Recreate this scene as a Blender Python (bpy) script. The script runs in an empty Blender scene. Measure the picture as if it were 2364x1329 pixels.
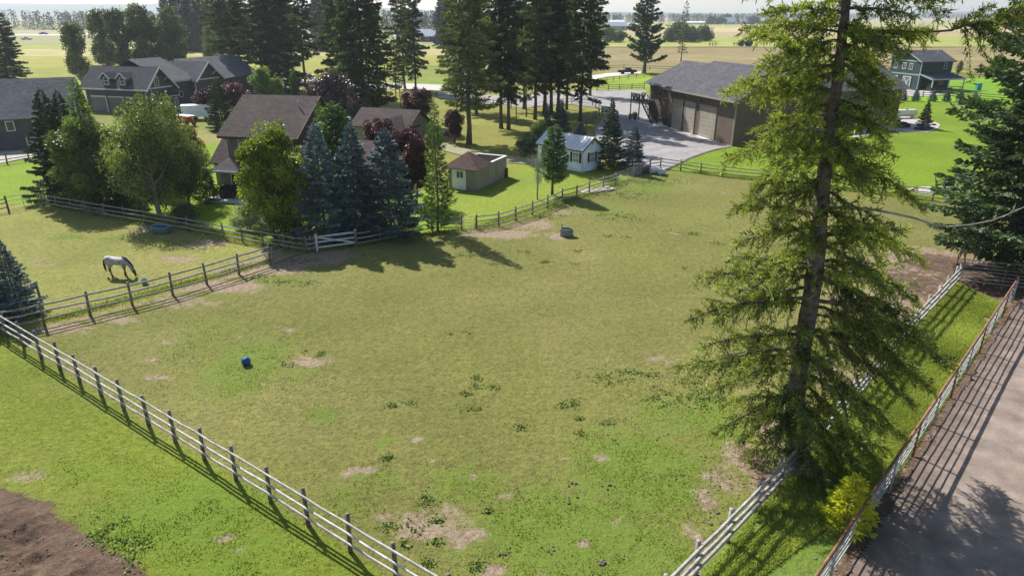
import bpy, bmesh, math, random
import numpy as np
from math import radians, sin, cos, pi, sqrt, atan2
from mathutils import Vector, Matrix
S = bpy.context.scene
C = S.collection
random.seed(7)
# ------------------------------------------------------------ camera, sky, sun, exposure
CAMH = 16.0; FPX = 1577.0; PITCH = radians(21.8)
cam = bpy.data.cameras.new('camera'); camo = bpy.data.objects.new('camera', cam); C.objects.link(camo)
cam.sensor_width = 36; cam.lens = 36 * FPX / 2364; cam.clip_start = 0.1; cam.clip_end = 20000
camo.location = (0, 0, CAMH); camo.rotation_euler = (pi / 2 - PITCH, 0, 0); S.camera = camo
SUN_EL = radians(43); SUN_DIR = Vector((-0.60, 0.80, 0)).normalized()
world = bpy.data.worlds.new('World'); S.world = world; world.use_nodes = True
nt = world.node_tree; nt.nodes.clear()
sky = nt.nodes.new('ShaderNodeTexSky'); sky.sky_type = 'NISHITA'; sky.sun_disc = False
sky.sun_elevation = SUN_EL; sky.sun_rotation = atan2(SUN_DIR.x, SUN_DIR.y) 
sky.air_density = 1.25; sky.dust_density = 1.2; sky.ozone_density = 2.5
bg = nt.nodes.new('ShaderNodeBackground'); bg.inputs[1].default_value = 0.082
wo = nt.nodes.new('ShaderNodeOutputWorld'); nt.links.new(sky.outputs[0], bg.inputs[0]); nt.links.new(bg.outputs[0], wo.inputs[0])
sl = bpy.data.lights.new('sun', 'SUN'); sl.energy = 5.0; sl.angle = radians(0.55); sl.color = (1.0, 0.965, 0.91)
so = bpy.data.objects.new('sun', sl); C.objects.link(so)
sv = Vector((SUN_DIR.x * cos(SUN_EL), SUN_DIR.y * cos(SUN_EL), sin(SUN_EL)))
so.rotation_euler = (-sv).to_track_quat('-Z', 'Y').to_euler(); so.location = (-40, 60, 60)
S.view_settings.view_transform = 'Standard'; S.view_settings.look = 'None'; S.view_settings.exposure = 0.78; S.view_settings.gamma = 1
cy = S.cycles
cy.max_bounces = 5; cy.diffuse_bounces = 2; cy.glossy_bounces = 2; cy.transmission_bounces = 3; cy.transparent_max_bounces = 6; cy.volume_bounces = 0
cy.caustics_reflective = False; cy.caustics_refractive = False
# ------------------------------------------------------------ measuring the photograph: pixel -> place on the ground / at a distance
def ray(px, py):
    v = (py - 664.5) / FPX; u = (px - 1182) / FPX
    return (u, cos(PITCH) - v * sin(PITCH), -sin(PITCH) - v * cos(PITCH))
def G(px, py, h=0.0):
    r = ray(px, py); t = (CAMH - h) / -r[2]; return Vector((r[0] * t, r[1] * t, h))
def W(px, py, D):
    r = ray(px, py); t = D / r[1]; return Vector((r[0] * t, D, CAMH + r[2] * t))
# ------------------------------------------------------------ numpy noise
def _lat(seed):
    return np.random.RandomState(seed).rand(256, 256)
_L = [_lat(s) for s in range(4)]
def vn(x, y, sc, s=0):
    x = np.asarray(x, float) / sc + 37.3; y = np.asarray(y, float) / sc + 91.7
    xi = np.floor(x).astype(int); yi = np.floor(y).astype(int); fx = x - xi; fy = y - yi
    fx = fx * fx * (3 - 2 * fx); fy = fy * fy * (3 - 2 * fy); L = _L[s % 4]
    a = L[xi % 256, yi % 256]; b = L[(xi + 1) % 256, yi % 256]; c = L[xi % 256, (yi + 1) % 256]; d = L[(xi + 1) % 256, (yi + 1) % 256]
    return (a * (1 - fx) + b * fx) * (1 - fy) + (c * (1 - fx) + d * fx) * fy
def fbm(x, y, sc, s=0, o=4):
    t = 0; a = 1; n = 0
    for k in range(o):
        t = t + a * vn(x, y, sc / 2 ** k, s + k); n += a; a *= .55
    return t / n
def inpoly(X, Y, P):
    r = np.zeros(X.shape, bool); n = len(P)
    for i in range(n):
        x1, y1 = P[i][0], P[i][1]; x2, y2 = P[(i + 1) % n][0], P[(i + 1) % n][1]
        if y1 == y2: continue
        c = ((y1 > Y) != (y2 > Y)) & (X < (x2 - x1) * (Y - y1) / (y2 - y1) + x1)
        r ^= c
    return r
def pxpoly(*pts): return [G(a, b)[:2] for a, b in pts]
def segdist(X, Y, A, B):
    ax, ay = A[0], A[1]; bx, by = B[0] - ax, B[1] - ay
    t = np.clip(((X - ax) * bx + (Y - ay) * by) / (bx * bx + by * by), 0, 1)
    return np.hypot(X - ax - t * bx, Y - ay - t * by)
# ------------------------------------------------------------ naming helpers
def tag(o, label=None, cat=None, group=None, kind=None):
    if label: o['label'] = label
    if cat: o['category'] = cat
    if group: o['group'] = group
    if kind: o['kind'] = kind
    return o
def thing(name, label, cat, loc=(0, 0, 0), rz=0, group=None):
    o = bpy.data.objects.new(name, None); C.objects.link(o); o.empty_display_size = .3
    o.location = loc; o.rotation_euler = (0, 0, rz)
    return tag(o, label, cat, group)
def link(name, me, parent=None):
    o = bpy.data.objects.new(name, me); C.objects.link(o)
    if parent: o.parent = parent
    return o
# ------------------------------------------------------------ materials
def _new(name):
    m = bpy.data.materials.new(name); m.use_nodes = True; n = m.node_tree; n.nodes.clear()
    out = n.nodes.new('ShaderNodeOutputMaterial'); b = n.nodes.new('ShaderNodeBsdfPrincipled')
    n.links.new(b.outputs[0], out.inputs[0]); return m, n, b, out
def ramp(n, fac, cols):
    r = n.nodes.new('ShaderNodeValToRGB'); e = r.color_ramp.elements
    while len(e) < len(cols): e.new(0.5)
    for i, (p, c) in enumerate(cols): e[i].position = p; e[i].color = (*c, 1)
    n.links.new(fac, r.inputs[0]); return r
def noise(n, vec, sc, det=4, rough=.6):
    t = n.nodes.new('ShaderNodeTexNoise'); t.inputs['Scale'].default_value = sc; t.inputs['Detail'].default_value = det
    t.inputs['Roughness'].default_value = rough
    if vec is not None: n.links.new(vec, t.inputs['Vector'])
    return t
def mul(c, k): return tuple(min(1, x * k) for x in c)
def MAT(name, col, rough=.8, var=.25, sc=3.0, bump=.2, bsc=30, metal=0, col2=None, spec=.3):
    m, n, b, out = _new(name); tc = n.nodes.new('ShaderNodeTexCoord')
    t = noise(n, tc.outputs['Object'], sc, 6)
    r = ramp(n, t.outputs[0], [(.3, mul(col, 1 - var)), (.7, col2 or mul(col, 1 + var))])
    oi = n.nodes.new('ShaderNodeObjectInfo'); mp = n.nodes.new('ShaderNodeMapRange'); mp.inputs[3].default_value = .84; mp.inputs[4].default_value = 1.16; n.links.new(oi.outputs['Random'], mp.inputs[0])
    hm_ = n.nodes.new('ShaderNodeHueSaturation'); n.links.new(mp.outputs[0], hm_.inputs['Value']); n.links.new(r.outputs[0], hm_.inputs['Color'])
    n.links.new(hm_.outputs[0], b.inputs['Base Color']); b.inputs['Roughness'].default_value = rough; b.inputs['Metallic'].default_value = metal
    b.inputs['Specular IOR Level'].default_value = spec
    if bump:
        t2 = noise(n, tc.outputs['Object'], bsc, 4); bp = n.nodes.new('ShaderNodeBump'); bp.inputs['Strength'].default_value = bump; bp.inputs['Distance'].default_value = .02
        n.links.new(t2.outputs[0], bp.inputs['Height']); n.links.new(bp.outputs[0], b.inputs['Normal'])
    return m
def SHINGLE(name, col, bw=.45, bh=.2):
    m, n, b, out = _new(name); uv = n.nodes.new('ShaderNodeUVMap')
    br = n.nodes.new('ShaderNodeTexBrick'); br.inputs['Scale'].default_value = 1; br.inputs['Brick Width'].default_value = bw; br.inputs['Row Height'].default_value = bh
    br.inputs['Mortar Size'].default_value = .014; br.inputs['Mortar Smooth'].default_value = .3
    br.inputs['Color1'].default_value = (*mul(col, .78), 1); br.inputs['Color2'].default_value = (*mul(col, 1.22), 1); br.inputs['Mortar'].default_value = (*mul(col, .5), 1)
    n.links.new(uv.outputs[0], br.inputs['Vector'])
    tc = n.nodes.new('ShaderNodeTexCoord'); t = noise(n, tc.outputs['Object'], .5, 8)
    r = ramp(n, t.outputs[0], [(.3, (.8, .8, .8)), (.7, (1.18, 1.15, 1.12))]); mx = n.nodes.new('ShaderNodeMix'); mx.data_type = 'RGBA'; mx.blend_type = 'MULTIPLY'; mx.inputs[0].default_value = 1
    n.links.new(br.outputs[0], mx.inputs[6]); n.links.new(r.outputs[0], mx.inputs[7]); n.links.new(mx.outputs[2], b.inputs['Base Color'])
    b.inputs['Roughness'].default_value = .95; b.inputs['Specular IOR Level'].default_value = .15
    bp = n.nodes.new('ShaderNodeBump'); bp.inputs['Strength'].default_value = .5; bp.inputs['Distance'].default_value = .02
    n.links.new(br.outputs[0], bp.inputs['Height']); n.links.new(bp.outputs[0], b.inputs['Normal']); return m
def SIDING(name, col, lap=.2, vertical=False, dark=.55, rough=.75):
    m, n, b, out = _new(name); uv = n.nodes.new('ShaderNodeUVMap'); sp = n.nodes.new('ShaderNodeSeparateXYZ'); n.links.new(uv.outputs[0], sp.inputs[0])
    d = n.nodes.new('ShaderNodeMath'); d.operation = 'DIVIDE'; d.inputs[1].default_value = lap; n.links.new(sp.outputs[0 if vertical else 1], d.inputs[0])
    fr = n.nodes.new('ShaderNodeMath'); fr.operation = 'FRACT'; n.links.new(d.outputs[0], fr.inputs[0])
    r = ramp(n, fr.outputs[0], [(0, mul(col, dark)), (.12, mul(col, .92)), (1, mul(col, 1.08))])
    tc = n.nodes.new('ShaderNodeTexCoord'); t = noise(n, tc.outputs['Object'], 1.2, 6)
    r2 = ramp(n, t.outputs[0], [(.3, (.85, .85, .85)), (.7, (1.12, 1.12, 1.12))]); mx = n.nodes.new('ShaderNodeMix'); mx.data_type = 'RGBA'; mx.blend_type = 'MULTIPLY'; mx.inputs[0].default_value = 1
    n.links.new(r.outputs[0], mx.inputs[6]); n.links.new(r2.outputs[0], mx.inputs[7]); n.links.new(mx.outputs[2], b.inputs['Base Color'])
    b.inputs['Roughness'].default_value = rough; b.inputs['Specular IOR Level'].default_value = .25
    bp = n.nodes.new('ShaderNodeBump'); bp.inputs['Strength'].default_value = .6; bp.inputs['Distance'].default_value = .02
    n.links.new(fr.outputs[0], bp.inputs['Height']); n.links.new(bp.outputs[0], b.inputs['Normal']); return m
def LEAF(name, dark, light, trans=.35, rough=.65, tcol=None, gloss=.25):
    m, n, b, out = _new(name); at = n.nodes.new('ShaderNodeAttribute'); at.attribute_name = 'tint'
    oi = n.nodes.new('ShaderNodeObjectInfo'); ad = n.nodes.new('ShaderNodeMath'); ad.operation = 'MULTIPLY_ADD'; ad.inputs[1].default_value = .22
    n.links.new(oi.outputs['Random'], ad.inputs[0]); 
    sb = n.nodes.new('ShaderNodeMath'); sb.operation = 'SUBTRACT'; sb.inputs[1].default_value = .11; n.links.new(at.outputs['Fac'], sb.inputs[0]); n.links.new(sb.outputs[0], ad.inputs[2])
    r = ramp(n, ad.outputs[0], [(0, dark), (1, light)]); n.links.new(r.outputs[0], b.inputs['Base Color'])
    b.inputs['Roughness'].default_value = rough; b.inputs['Specular IOR Level'].default_value = gloss
    tr = n.nodes.new('ShaderNodeBsdfTranslucent'); mx = n.nodes.new('ShaderNodeMixShader'); mx.inputs[0].default_value = trans
    hs = n.nodes.new('ShaderNodeMix'); hs.data_type = 'RGBA'; hs.blend_type = 'MULTIPLY'; hs.inputs[0].default_value = 1; hs.inputs[7].default_value = (*(tcol or (1.5, 1.45, .6)), 1)
    n.links.new(r.outputs[0], hs.inputs[6]); n.links.new(hs.outputs[2], tr.inputs[0])
    n.links.new(b.outputs[0], mx.inputs[1]); n.links.new(tr.outputs[0], mx.inputs[2]); n.links.new(mx.outputs[0], out.inputs[0]); return m
BARK = MAT('bark', (.13, .105, .085), .95, .45, 6, .8, 22)
BARK_G = MAT('pale_bark', (.30, .27, .22), .9, .4, 5, .6, 25)
WOODG = MAT('weathered_wood', (.30, .28, .255), .9, .35, 4, .4, 40)
WOODD = MAT('dark_weathered_wood', (.17, .15, .13), .9, .35, 4, .4, 40)
POSTG = MAT('post_wood', (.17, .15, .13), .95, .4, 5, .5, 40, col2=(.27, .23, .19))
RAILW = MAT('pale_pole', (.36, .33, .30), .85, .35, 2.2, .3, 30, col2=(.58, .545, .51))
RUST = MAT('rusted_pipe', (.19, .095, .05), .8, .4, 3, .3, 50, col2=(.33, .165, .085))
PIPE = MAT('grey_pipe', (.30, .30, .30), .5, .3, 6, .2, 50, col2=(.42, .41, .40))
STEEL = MAT('galvanised', (.38, .40, .40), .5, .2, 5, .1, 30, metal=.35)
WHITE = MAT('white_paint', (.78, .79, .80), .5, .06, 3, .05)
TRIMW = MAT('offwhite_trim', (.62, .62, .60), .6, .08, 3, .05)
TRIMT = MAT('tan_trim', (.32, .28, .23), .7, .1, 3, .05)
BLACK = MAT('black', (.018, .018, .02), .5, .2, 3, .1)
GLASS = MAT('window_glass', (.03, .04, .05), .08, .3, 1, 0, spec=.8)
CONC = MAT('concrete', (.55, .54, .51), .85, .12, 2, .1)
ASPH = None
# ------------------------------------------------------------ mesh builder
class MB:
    def __init__(s): s.v = []; s.f = []
    def add(s, vs, fs):
        o = len(s.v); s.v += [tuple(p) for p in vs]; s.f += [tuple(i + o for i in f) for f in fs]; return s
    def box(s, x0, x1, y0, y1, z0, z1):
        return s.add([(x0, y0, z0), (x1, y0, z0), (x1, y1, z0), (x0, y1, z0), (x0, y0, z1), (x1, y0, z1), (x1, y1, z1), (x0, y1, z1)],
                     [(3, 2, 1, 0), (4, 5, 6, 7), (0, 1, 5, 4), (1, 2, 6, 5), (2, 3, 7, 6), (3, 0, 4, 7)])
    def obox(s, c, ax, ay, az):
        c = Vector(c); ax, ay, az = Vector(ax), Vector(ay), Vector(az)
        P = [c + ax * i + ay * j + az * k for k in (-1, 1) for i, j in ((-1, -1), (1, -1), (1, 1), (-1, 1))]
        return s.add(P, [(3, 2, 1, 0), (4, 5, 6, 7), (0, 1, 5, 4), (1, 2, 6, 5), (2, 3, 7, 6), (3, 0, 4, 7)])
    def beam(s, a, b, w, h):
        a, b = Vector(a), Vector(b); d = (b - a); L = d.length; d.normalize()
        up = Vector((0, 0, 1)) if abs(d.z) < .95 else Vector((0, 1, 0))
        sd = d.cross(up).normalized(); up = sd.cross(d)
        return s.obox((a + b) / 2, d * L / 2, sd * w / 2, up * h / 2)
    def slab(s, q, t):
        q = [Vector(p) for p in q]; nrm = (q[1] - q[0]).cross(q[-1] - q[0]).normalized()
        n = len(q); P = q + [p - nrm * t for p in q]
        return s.add(P, [tuple(range(n)), tuple(range(2 * n - 1, n - 1, -1))] + [(i, i + n, (i + 1) % n + n, (i + 1) % n) for i in range(n)])
    def prism(s, poly, z0, z1):
        n = len(poly); P = [(x, y, z0) for x, y in poly] + [(x, y, z1) for x, y in poly]
        return s.add(P, [tuple(range(n - 1, -1, -1)), tuple(range(n, 2 * n))] + [(i, (i + 1) % n, (i + 1) % n + n, i + n) for i in range(n)])
    def tube(s, pts, rad, n=8, cap=True):
        pts = [Vector(p) for p in pts]; vs = []; fs = []; m = len(pts); ref = None
        for i, p in enumerate(pts):
            d = (pts[min(i + 1, m - 1)] - pts[max(i - 1, 0)]).normalized()
            if ref is None:
                ref = Vector((1, 0, 0)) if abs(d.x) < .8 else Vector((0, 1, 0))
            a = (ref - d * ref.dot(d)).normalized(); b = d.cross(a); ref = a
            r = rad[i] if hasattr(rad, '__len__') else rad
            rx, ry = r if hasattr(r, '__len__') else (r, r)
            for k in range(n):
                t = 2 * pi * k / n; vs.append(p + a * cos(t) * rx + b * sin(t) * ry)
        for i in range(m - 1):
            for k in range(n):
                fs.append((i * n + k, i * n + (k + 1) % n, (i + 1) * n + (k + 1) % n, (i + 1) * n + k))
        if cap: fs += [tuple(range(n - 1, -1, -1)), tuple(range((m - 1) * n, m * n))]
        return s.add(vs, fs)
    def lathe(s, prof, n=20, sx=1, sy=1):
        vs = [(r * cos(2 * pi * k / n) * sx, r * sin(2 * pi * k / n) * sy, z) for r, z in prof for k in range(n)]
        fs = [(i * n + k, i * n + (k + 1) % n, (i + 1) * n + (k + 1) % n, (i + 1) * n + k) for i in range(len(prof) - 1) for k in range(n)]
        return s.add(vs, fs)
    def mesh(s, name, mat, smooth=False, uv=False):
        me = bpy.data.meshes.new(name); me.from_pydata([tuple(v) for v in s.v], [], s.f); 
        if mat: me.materials.append(mat)
        bm = bmesh.new(); bm.from_mesh(me); bmesh.ops.recalc_face_normals(bm, faces=bm.faces)
        if uv:
            L = bm.loops.layers.uv.new('UVMap')
            for f in bm.faces:
                nn = f.normal; h = Vector((-nn.y, nn.x, 0))
                h = h.normalized() if h.length > .05 else Vector((1, 0, 0)); w = nn.cross(h)
                for l in f.loops: l[L].uv = (l.vert.co.dot(h), l.vert.co.dot(w))
        bm.to_mesh(me); bm.free()
        if smooth: me.polygons.foreach_set('use_smooth', [True] * len(me.polygons))
        me.update(); return me
    def build(s, name, mat, parent=None, smooth=False, uv=False):
        return link(name, s.mesh(name, mat, smooth, uv), parent)
def quads(name, V, tint, mat):
    """V (N,4,3) array of leaf faces, tint (N,)"""
    N = len(V); me = bpy.data.meshes.new(name); me.vertices.add(N * 4); me.vertices.foreach_set('co', V.reshape(-1).astype(np.float32))
    me.loops.add(N * 4); me.loops.foreach_set('vertex_index', np.arange(N * 4, dtype=np.int32))
    me.polygons.add(N); me.polygons.foreach_set('loop_start', np.arange(0, N * 4, 4, dtype=np.int32))
    a = me.attributes.new('tint', 'FLOAT', 'POINT'); a.data.foreach_set('value', np.repeat(np.clip(tint, 0, 1), 4).astype(np.float32))
    me.materials.append(mat); me.update(calc_edges=True); return me
def nrm(a): return a / (np.linalg.norm(a, axis=1, keepdims=True) + 1e-9)
def cards(rs, B, d, L, Wd, bend=0.0):
    d = nrm(d); r = rs.normal(size=B.shape); s = nrm(np.cross(d, r)); L = L[:, None]; Wd = Wd[:, None]
    m = B + d * L * .45; b = np.zeros_like(B); b[:, 2] = -bend
    return np.stack([B, m + s * Wd / 2, B + d * L + b * L, m - s * Wd / 2], 1)
# ------------------------------------------------------------ foliage makers: each returns (trunk mesh, crown mesh)
def conifer(seed, H, R, clear, nb, per, cl, cw, mat, bark=BARK, droop=.25, tip=.25, pw=.85, lat=.45, rag=.3, trunk_r=None, gap=0, hang=.25, dead=0, lean=0, full=0):
    rs = np.random.RandomState(seed); tr = trunk_r or H * .011 + .05; mb = MB()
    n = 12; xs = np.cumsum(rs.normal(0, .004 * H, n)); ys = np.cumsum(rs.normal(0, .004 * H, n)); xs -= xs[0]; ys -= ys[0]
    zs = np.linspace(0, H, n); xs = xs * .6 + lean * zs
    mb.tube([(xs[i], ys[i], zs[i]) for i in range(n)], [tr * (1.35 if i == 0 else 1) * (1 - zs[i] / H) ** .8 + .015 for i in range(n)], 8)
    Vs = []; Ts = []
    for i in range(nb):
        t = (i + rs.rand()) / nb; t = t ** .92; z = clear + (H - clear) * t * .985
        az = i * 2.39996 + rs.uniform(-.5, .5); L = R * (max(0.0, 1 - t) ** pw) * rs.uniform(1 - rag, 1 + rag * .4) + .12 * R * (1 - t) ** .3 * .6
        if t < .12 and not full: L *= rs.uniform(.5, 1)
        if gap and rs.rand() < gap: L *= .35
        if L < cl * .6: L = cl * .6
        tx = np.interp(z, zs, xs); ty = np.interp(z, zs, ys)
        o = np.array([cos(az), sin(az), 0]); sd = np.array([-sin(az), cos(az), 0]); dr = droop * rs.uniform(.5, 1.3) * (1 - t * 1.3); tp = tip * rs.uniform(.6, 1.2)
        m = max(6, int(per * (L / R) ** 1.15)); s = rs.rand(m) ** .6; q = rs.uniform(-1, 1, m); w = lat * L * (1 - s * .75) * .8
        P = np.array([tx, ty, z]) + o * (s * L)[:, None] + sd * (q * w)[:, None]
        P[:, 2] += L * (-dr * s + tp * s * s) - np.abs(q) * w * hang - rs.rand(m) * cl * .25
        dd = o[None] * (.5 + .5 * rs.rand(m))[:, None] + sd[None] * (q * 1.1 + rs.normal(0, .3, m))[:, None]; dd[:, 2] += rs.normal(-.1 + tp * .8 * 1, .35, m)
        Vs.append(cards(rs, P, dd, cl * rs.uniform(.6, 1.2, m), cw * rs.uniform(.7, 1.3, m), .12)); bt = rs.uniform(.2, .8)
        Ts.append(np.clip(bt + rs.normal(0, .13, m) + .25 * (s - .6), 0, 1))
        if H > 5 and i % 2 == 0: mb.tube([(tx, ty, z), (tx + o[0] * L * .5, ty + o[1] * L * .5, z + L * (-dr * .5 + tp * .25)), (tx + o[0] * L * .9, ty + o[1] * L * .9, z + L * (-dr * .9 + tp * .8))], [tr * .16 * (1 - t) + .012, tr * .1 * (1 - t) + .01, .006], 4, False)
    for k in range(dead):
        z = clear * rs.uniform(.35, 1); az = rs.rand() * 6.28; L = rs.uniform(.8, 2.0)
        mb.tube([(0, 0, z), (cos(az) * L, sin(az) * L, z + rs.uniform(-.5, .1))], [.035, .01], 4, False)
    # leader
    Pt = np.zeros((24, 3)); Pt[:, 2] = H - cl * rs.rand(24) * 1.5; Pt[:, 0] = xs[-1]; Pt[:, 1] = ys[-1]
    dd = rs.normal(size=(24, 3)); dd[:, 2] = np.abs(dd[:, 2]) + .8; Vs.append(cards(rs, Pt, dd, np.full(24, cl * .7), np.full(24, cw * .6))); Ts.append(rs.rand(24))
    return mb.mesh('trunk', bark, True), quads('crown', np.concatenate(Vs), np.concatenate(Ts), mat)
def broad(seed, H, R, zlow, nc, per, leaf, mat, bark=BARK, cr=.3, stems=1, shape=1.0, droop=0, elong=1.0, tr=None, open_=0.0, lw=.6):
    rs = np.random.RandomState(seed); mb = MB(); Vs = []; Ts = []; tr = tr or H * .014 + .03
    zc = (H + zlow) / 2; hz = (H - zlow) / 2
    roots = [(rs.uniform(-.15, .15) * R * (stems > 1), rs.uniform(-.15, .15) * R * (stems > 1)) for _ in range(stems)]
    tops = []
    for rx, ry in roots:
        ex, ey = rx * 3 + rs.normal(0, .06) * R, ry * 3 + rs.normal(0, .06) * R
        pts = [(rx, ry, 0), (rx * 1.4, ry * 1.4, zlow * .8), ((rx + ex) / 2, (ry + ey) / 2, zc), (ex, ey, H * .88)]
        mb.tube(pts, [tr * 1.25, tr, tr * .65, .02], 8); tops.append(pts)
    nl = 8 + nc // 18; lobes = []
    for j in range(nl):
        zf = -1 + 2 * (j + .5) / nl; az = j * 2.4 + rs.uniform(-.6, .6); wf = sqrt(max(0.05, 1 - zf * zf * .8)) * (1 - max(0, zf) * .35 * shape) * rs.uniform(.35, .75)
        lobes.append((np.array([cos(az) * R * wf, sin(az) * R * wf, zc + zf * hz * .72]), R * rs.uniform(.34, .55)))
    lobes.append((np.array([0, 0, zc + hz * .74]), R * .3)); lobes.append((np.array([0, 0, zc]), R * .55))
    for i in range(nc):
        lc, lr = lobes[rs.randint(len(lobes))] if i > len(lobes) else lobes[i % len(lobes)]
        u = rs.normal(size=3); u /= np.linalg.norm(u); c = lc + u * lr * rs.uniform(.3, 1) * np.array([1, 1, min(1.5, hz / R * .8)]); c[2] = max(c[2], zlow * .9 + .05)
        r = cr * R * rs.uniform(.6, 1.25)
        p0 = tops[i % stems]; k = min(2, max(1, int((c[2] - zlow) / (hz * 2) * 3))); a = Vector(p0[1]).lerp(Vector(p0[3]), max(0, min(.85, (c[2] - zlow) / (2 * hz) - .2)))
        mb.tube([a, (a + Vector(c)) / 2 + Vector((0, 0, -.03 * H)), Vector(c)], [tr * .35, tr * .2, .012], 5, False)
        m = int(per * rs.uniform(.7, 1.3) * (1 - open_ * rs.rand())); v = nrm(rs.normal(size=(m, 3))); q = (rs.rand(m) ** .33)[:, None]
        P = c + v * q * r * np.array([1, 1, elong]) ; 
        if droop: P[:, 2] -= droop * r * rs.rand(m) ** 2 * 2
        dd = v * .6 + rs.normal(0, .7, (m, 3)); dd[:, 2] -= droop * 1.2
        Vs.append(cards(rs, P, dd, leaf * rs.uniform(.7, 1.3, m), leaf * lw * rs.uniform(.7, 1.3, m), .1)); bt = rs.uniform(.0, .9)
        Ts.append(np.clip(bt * .8 + rs.normal(.08, .15, m), 0, 1))
    return mb.mesh('trunk', bark, True), quads('crown', np.concatenate(Vs), np.concatenate(Ts), mat)
def plant(name, meshes, loc, sc, label, cat='tree', group=None, rz=None, tn='trunk', cn='crown', sz=None):
    o = thing(name, label, cat, (loc[0], loc[1], loc[2] if len(loc) > 2 else 0), random.uniform(0, 6.28) if rz is None else rz, group)
    o.scale = (sc, sc, sz or sc); link(tn, meshes[0], o); link(cn, meshes[1], o); return o
def recolour(m, mat):
    a = m[1].copy(); a.materials[0] = mat; return (m[0], a)
# ------------------------------------------------------------ lines of the place
F1 = [(-29.5, 34.75)] ; _a = Vector((-27.02, 33.02)); _b = Vector((-3.51, 16.01))
F7A = Vector((29.9, 37.63)); F7B = Vector((9.94, 16.19)); F7D = (F7B - F7A).normalized(); F7E = F7A + F7D * 36
MOUND = pxpoly((-300, 1120), (0, 1135), (60, 1150), (120, 1170), (180, 1215), (230, 1262), (290, 1292), (350, 1329), (400, 1400), (300, 1700), (-600, 1700))
ARENA = [tuple(F7A + Vector((2.2, 2.4)))] + [tuple(F7A + F7D * k + Vector((.25, -.2))) for k in range(0, 40, 2)] + [(24, -8), (60, 10), (60, 33), (40, 39)]
def hgt(X, Y):
    X = np.asarray(X, float); Y = np.asarray(Y, float)
    z = (fbm(X, Y, 9, 1) - .5) * .10 + (fbm(X, Y, 1.1, 2, 3) - .5) * .05
    z = z * np.clip((220 - Y) / 80, 0, 1)
    m = inpoly(X, Y, MOUND); dd = np.full(X.shape, 9.0)
    for i in range(len(MOUND)):
        dd = np.minimum(dd, segdist(X, Y, MOUND[i], MOUND[(i + 1) % len(MOUND)]))
    k = np.clip(dd / 1.2, 0, 1) * m
    z = z + k * (.12 + .75 * (fbm(X, Y, 1.5, 0, 3) - .35) + .55 * (fbm(X, Y, .6, 1, 4) - .5) - .10 * np.abs(fbm(X, Y, .9, 3, 3) - .5) * 4)
    e = segdist(X, Y, F7A + Vector((.18, -.2)), F7E + Vector((.18, -.2)))
    z = z + np.clip(1 - e / .45, 0, 1) * .07 * (.2 + 1.5 * fbm(X, Y, .5, 3, 3))
    sd = (X - F7A.x) * F7D.y - (Y - F7A.y) * F7D.x   # side of the pipe fence
    return z
def hz(x, y): return float(hgt(np.array([x]), np.array([y]))[0])
# ------------------------------------------------------------ the ground: one sheet to the horizon
ys = np.concatenate([np.arange(-40, 6, 1.5), 6 + (np.exp(np.linspace(0, math.log(9000 / 9.0), 1150)) - 1) * 9.0])
sx = np.linspace(-1, 1, 940); YY, SS = np.meshgrid(ys, sx, indexing='ij'); XX = SS * (np.maximum(YY, 0) * 1.0 + 42)
ZZ = hgt(XX, YY)
wx = XX + (fbm(XX, YY, 3, 0) - .5) * 1.6; wy = YY + (fbm(XX, YY, 3, 2) - .5) * 1.6
col = np.zeros(XX.shape + (3,)); dirt = np.zeros(XX.shape); lush = np.zeros(XX.shape); soil = np.zeros(XX.shape)
def setc(mask, c): col[mask] = c
OLIVE = (.166, .163, .047); LEFTG = (.158, .192, .024); LAWN = (.150, .222, .016); WOODG_ = (.210, .205, .045)
setc(np.ones(XX.shape, bool), (.24, .22, .07))
# far fields, bands of crops read off by their edges
def far(y0, y1, x0, x1, c, wob=.05):
    P = pxpoly((x0, y0), (x1, y0), (x1, y1), (x0, y1)); setc(inpoly(XX, YY * (1 + (fbm(XX * .35, YY, 50) - .5) * wob), P), c)
far(34, 300, -2500, 1080, (0.172, 0.193, 0.041))
far(150, 215, -600, 900, (0.221, 0.226, 0.037)); far(128, 152, -600, 1100, (0.254, 0.246, 0.049)); far(112, 129, -900, 1100, (0.344, 0.303, 0.131)); far(104, 113, -900, 1100, (0.246, 0.279, 0.041))
far(82, 105, -1200, 1100, (0.230, 0.221, 0.098)); far(70, 82, -1800, 1100, (0.295, 0.238, 0.131)); far(34, 70, -3000, 1100, (0.180, 0.180, 0.074))
far(110, 172, 1080, 3500, (0.221, 0.172, 0.086)); far(128, 140, 1080, 3500, (0.246, 0.205, 0.098)); far(98, 110, 1080, 3500, (0.295, 0.295, 0.082)); far(84, 98, 1080, 3800, (0.254, 0.279, 0.066))
far(74, 85, 1080, 4000, (0.328, 0.254, 0.139)); far(64, 74, 1080, 4500, (0.410, 0.320, 0.189)); far(54, 64, 1080, 4500, (0.279, 0.271, 0.098)); far(34, 54, 1080, 5500, (0.312, 0.262, 0.164))
far(108, 111.2, 1080, 3500, (.13, .11, .05), 0)
far(160, 240, 1900, 3500, (0.221, 0.213, 0.049)); far(165, 215, 1380, 1900, (0.172, 0.213, 0.025)); far(150, 166, 1380, 1900, (0.230, 0.189, 0.082))
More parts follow.
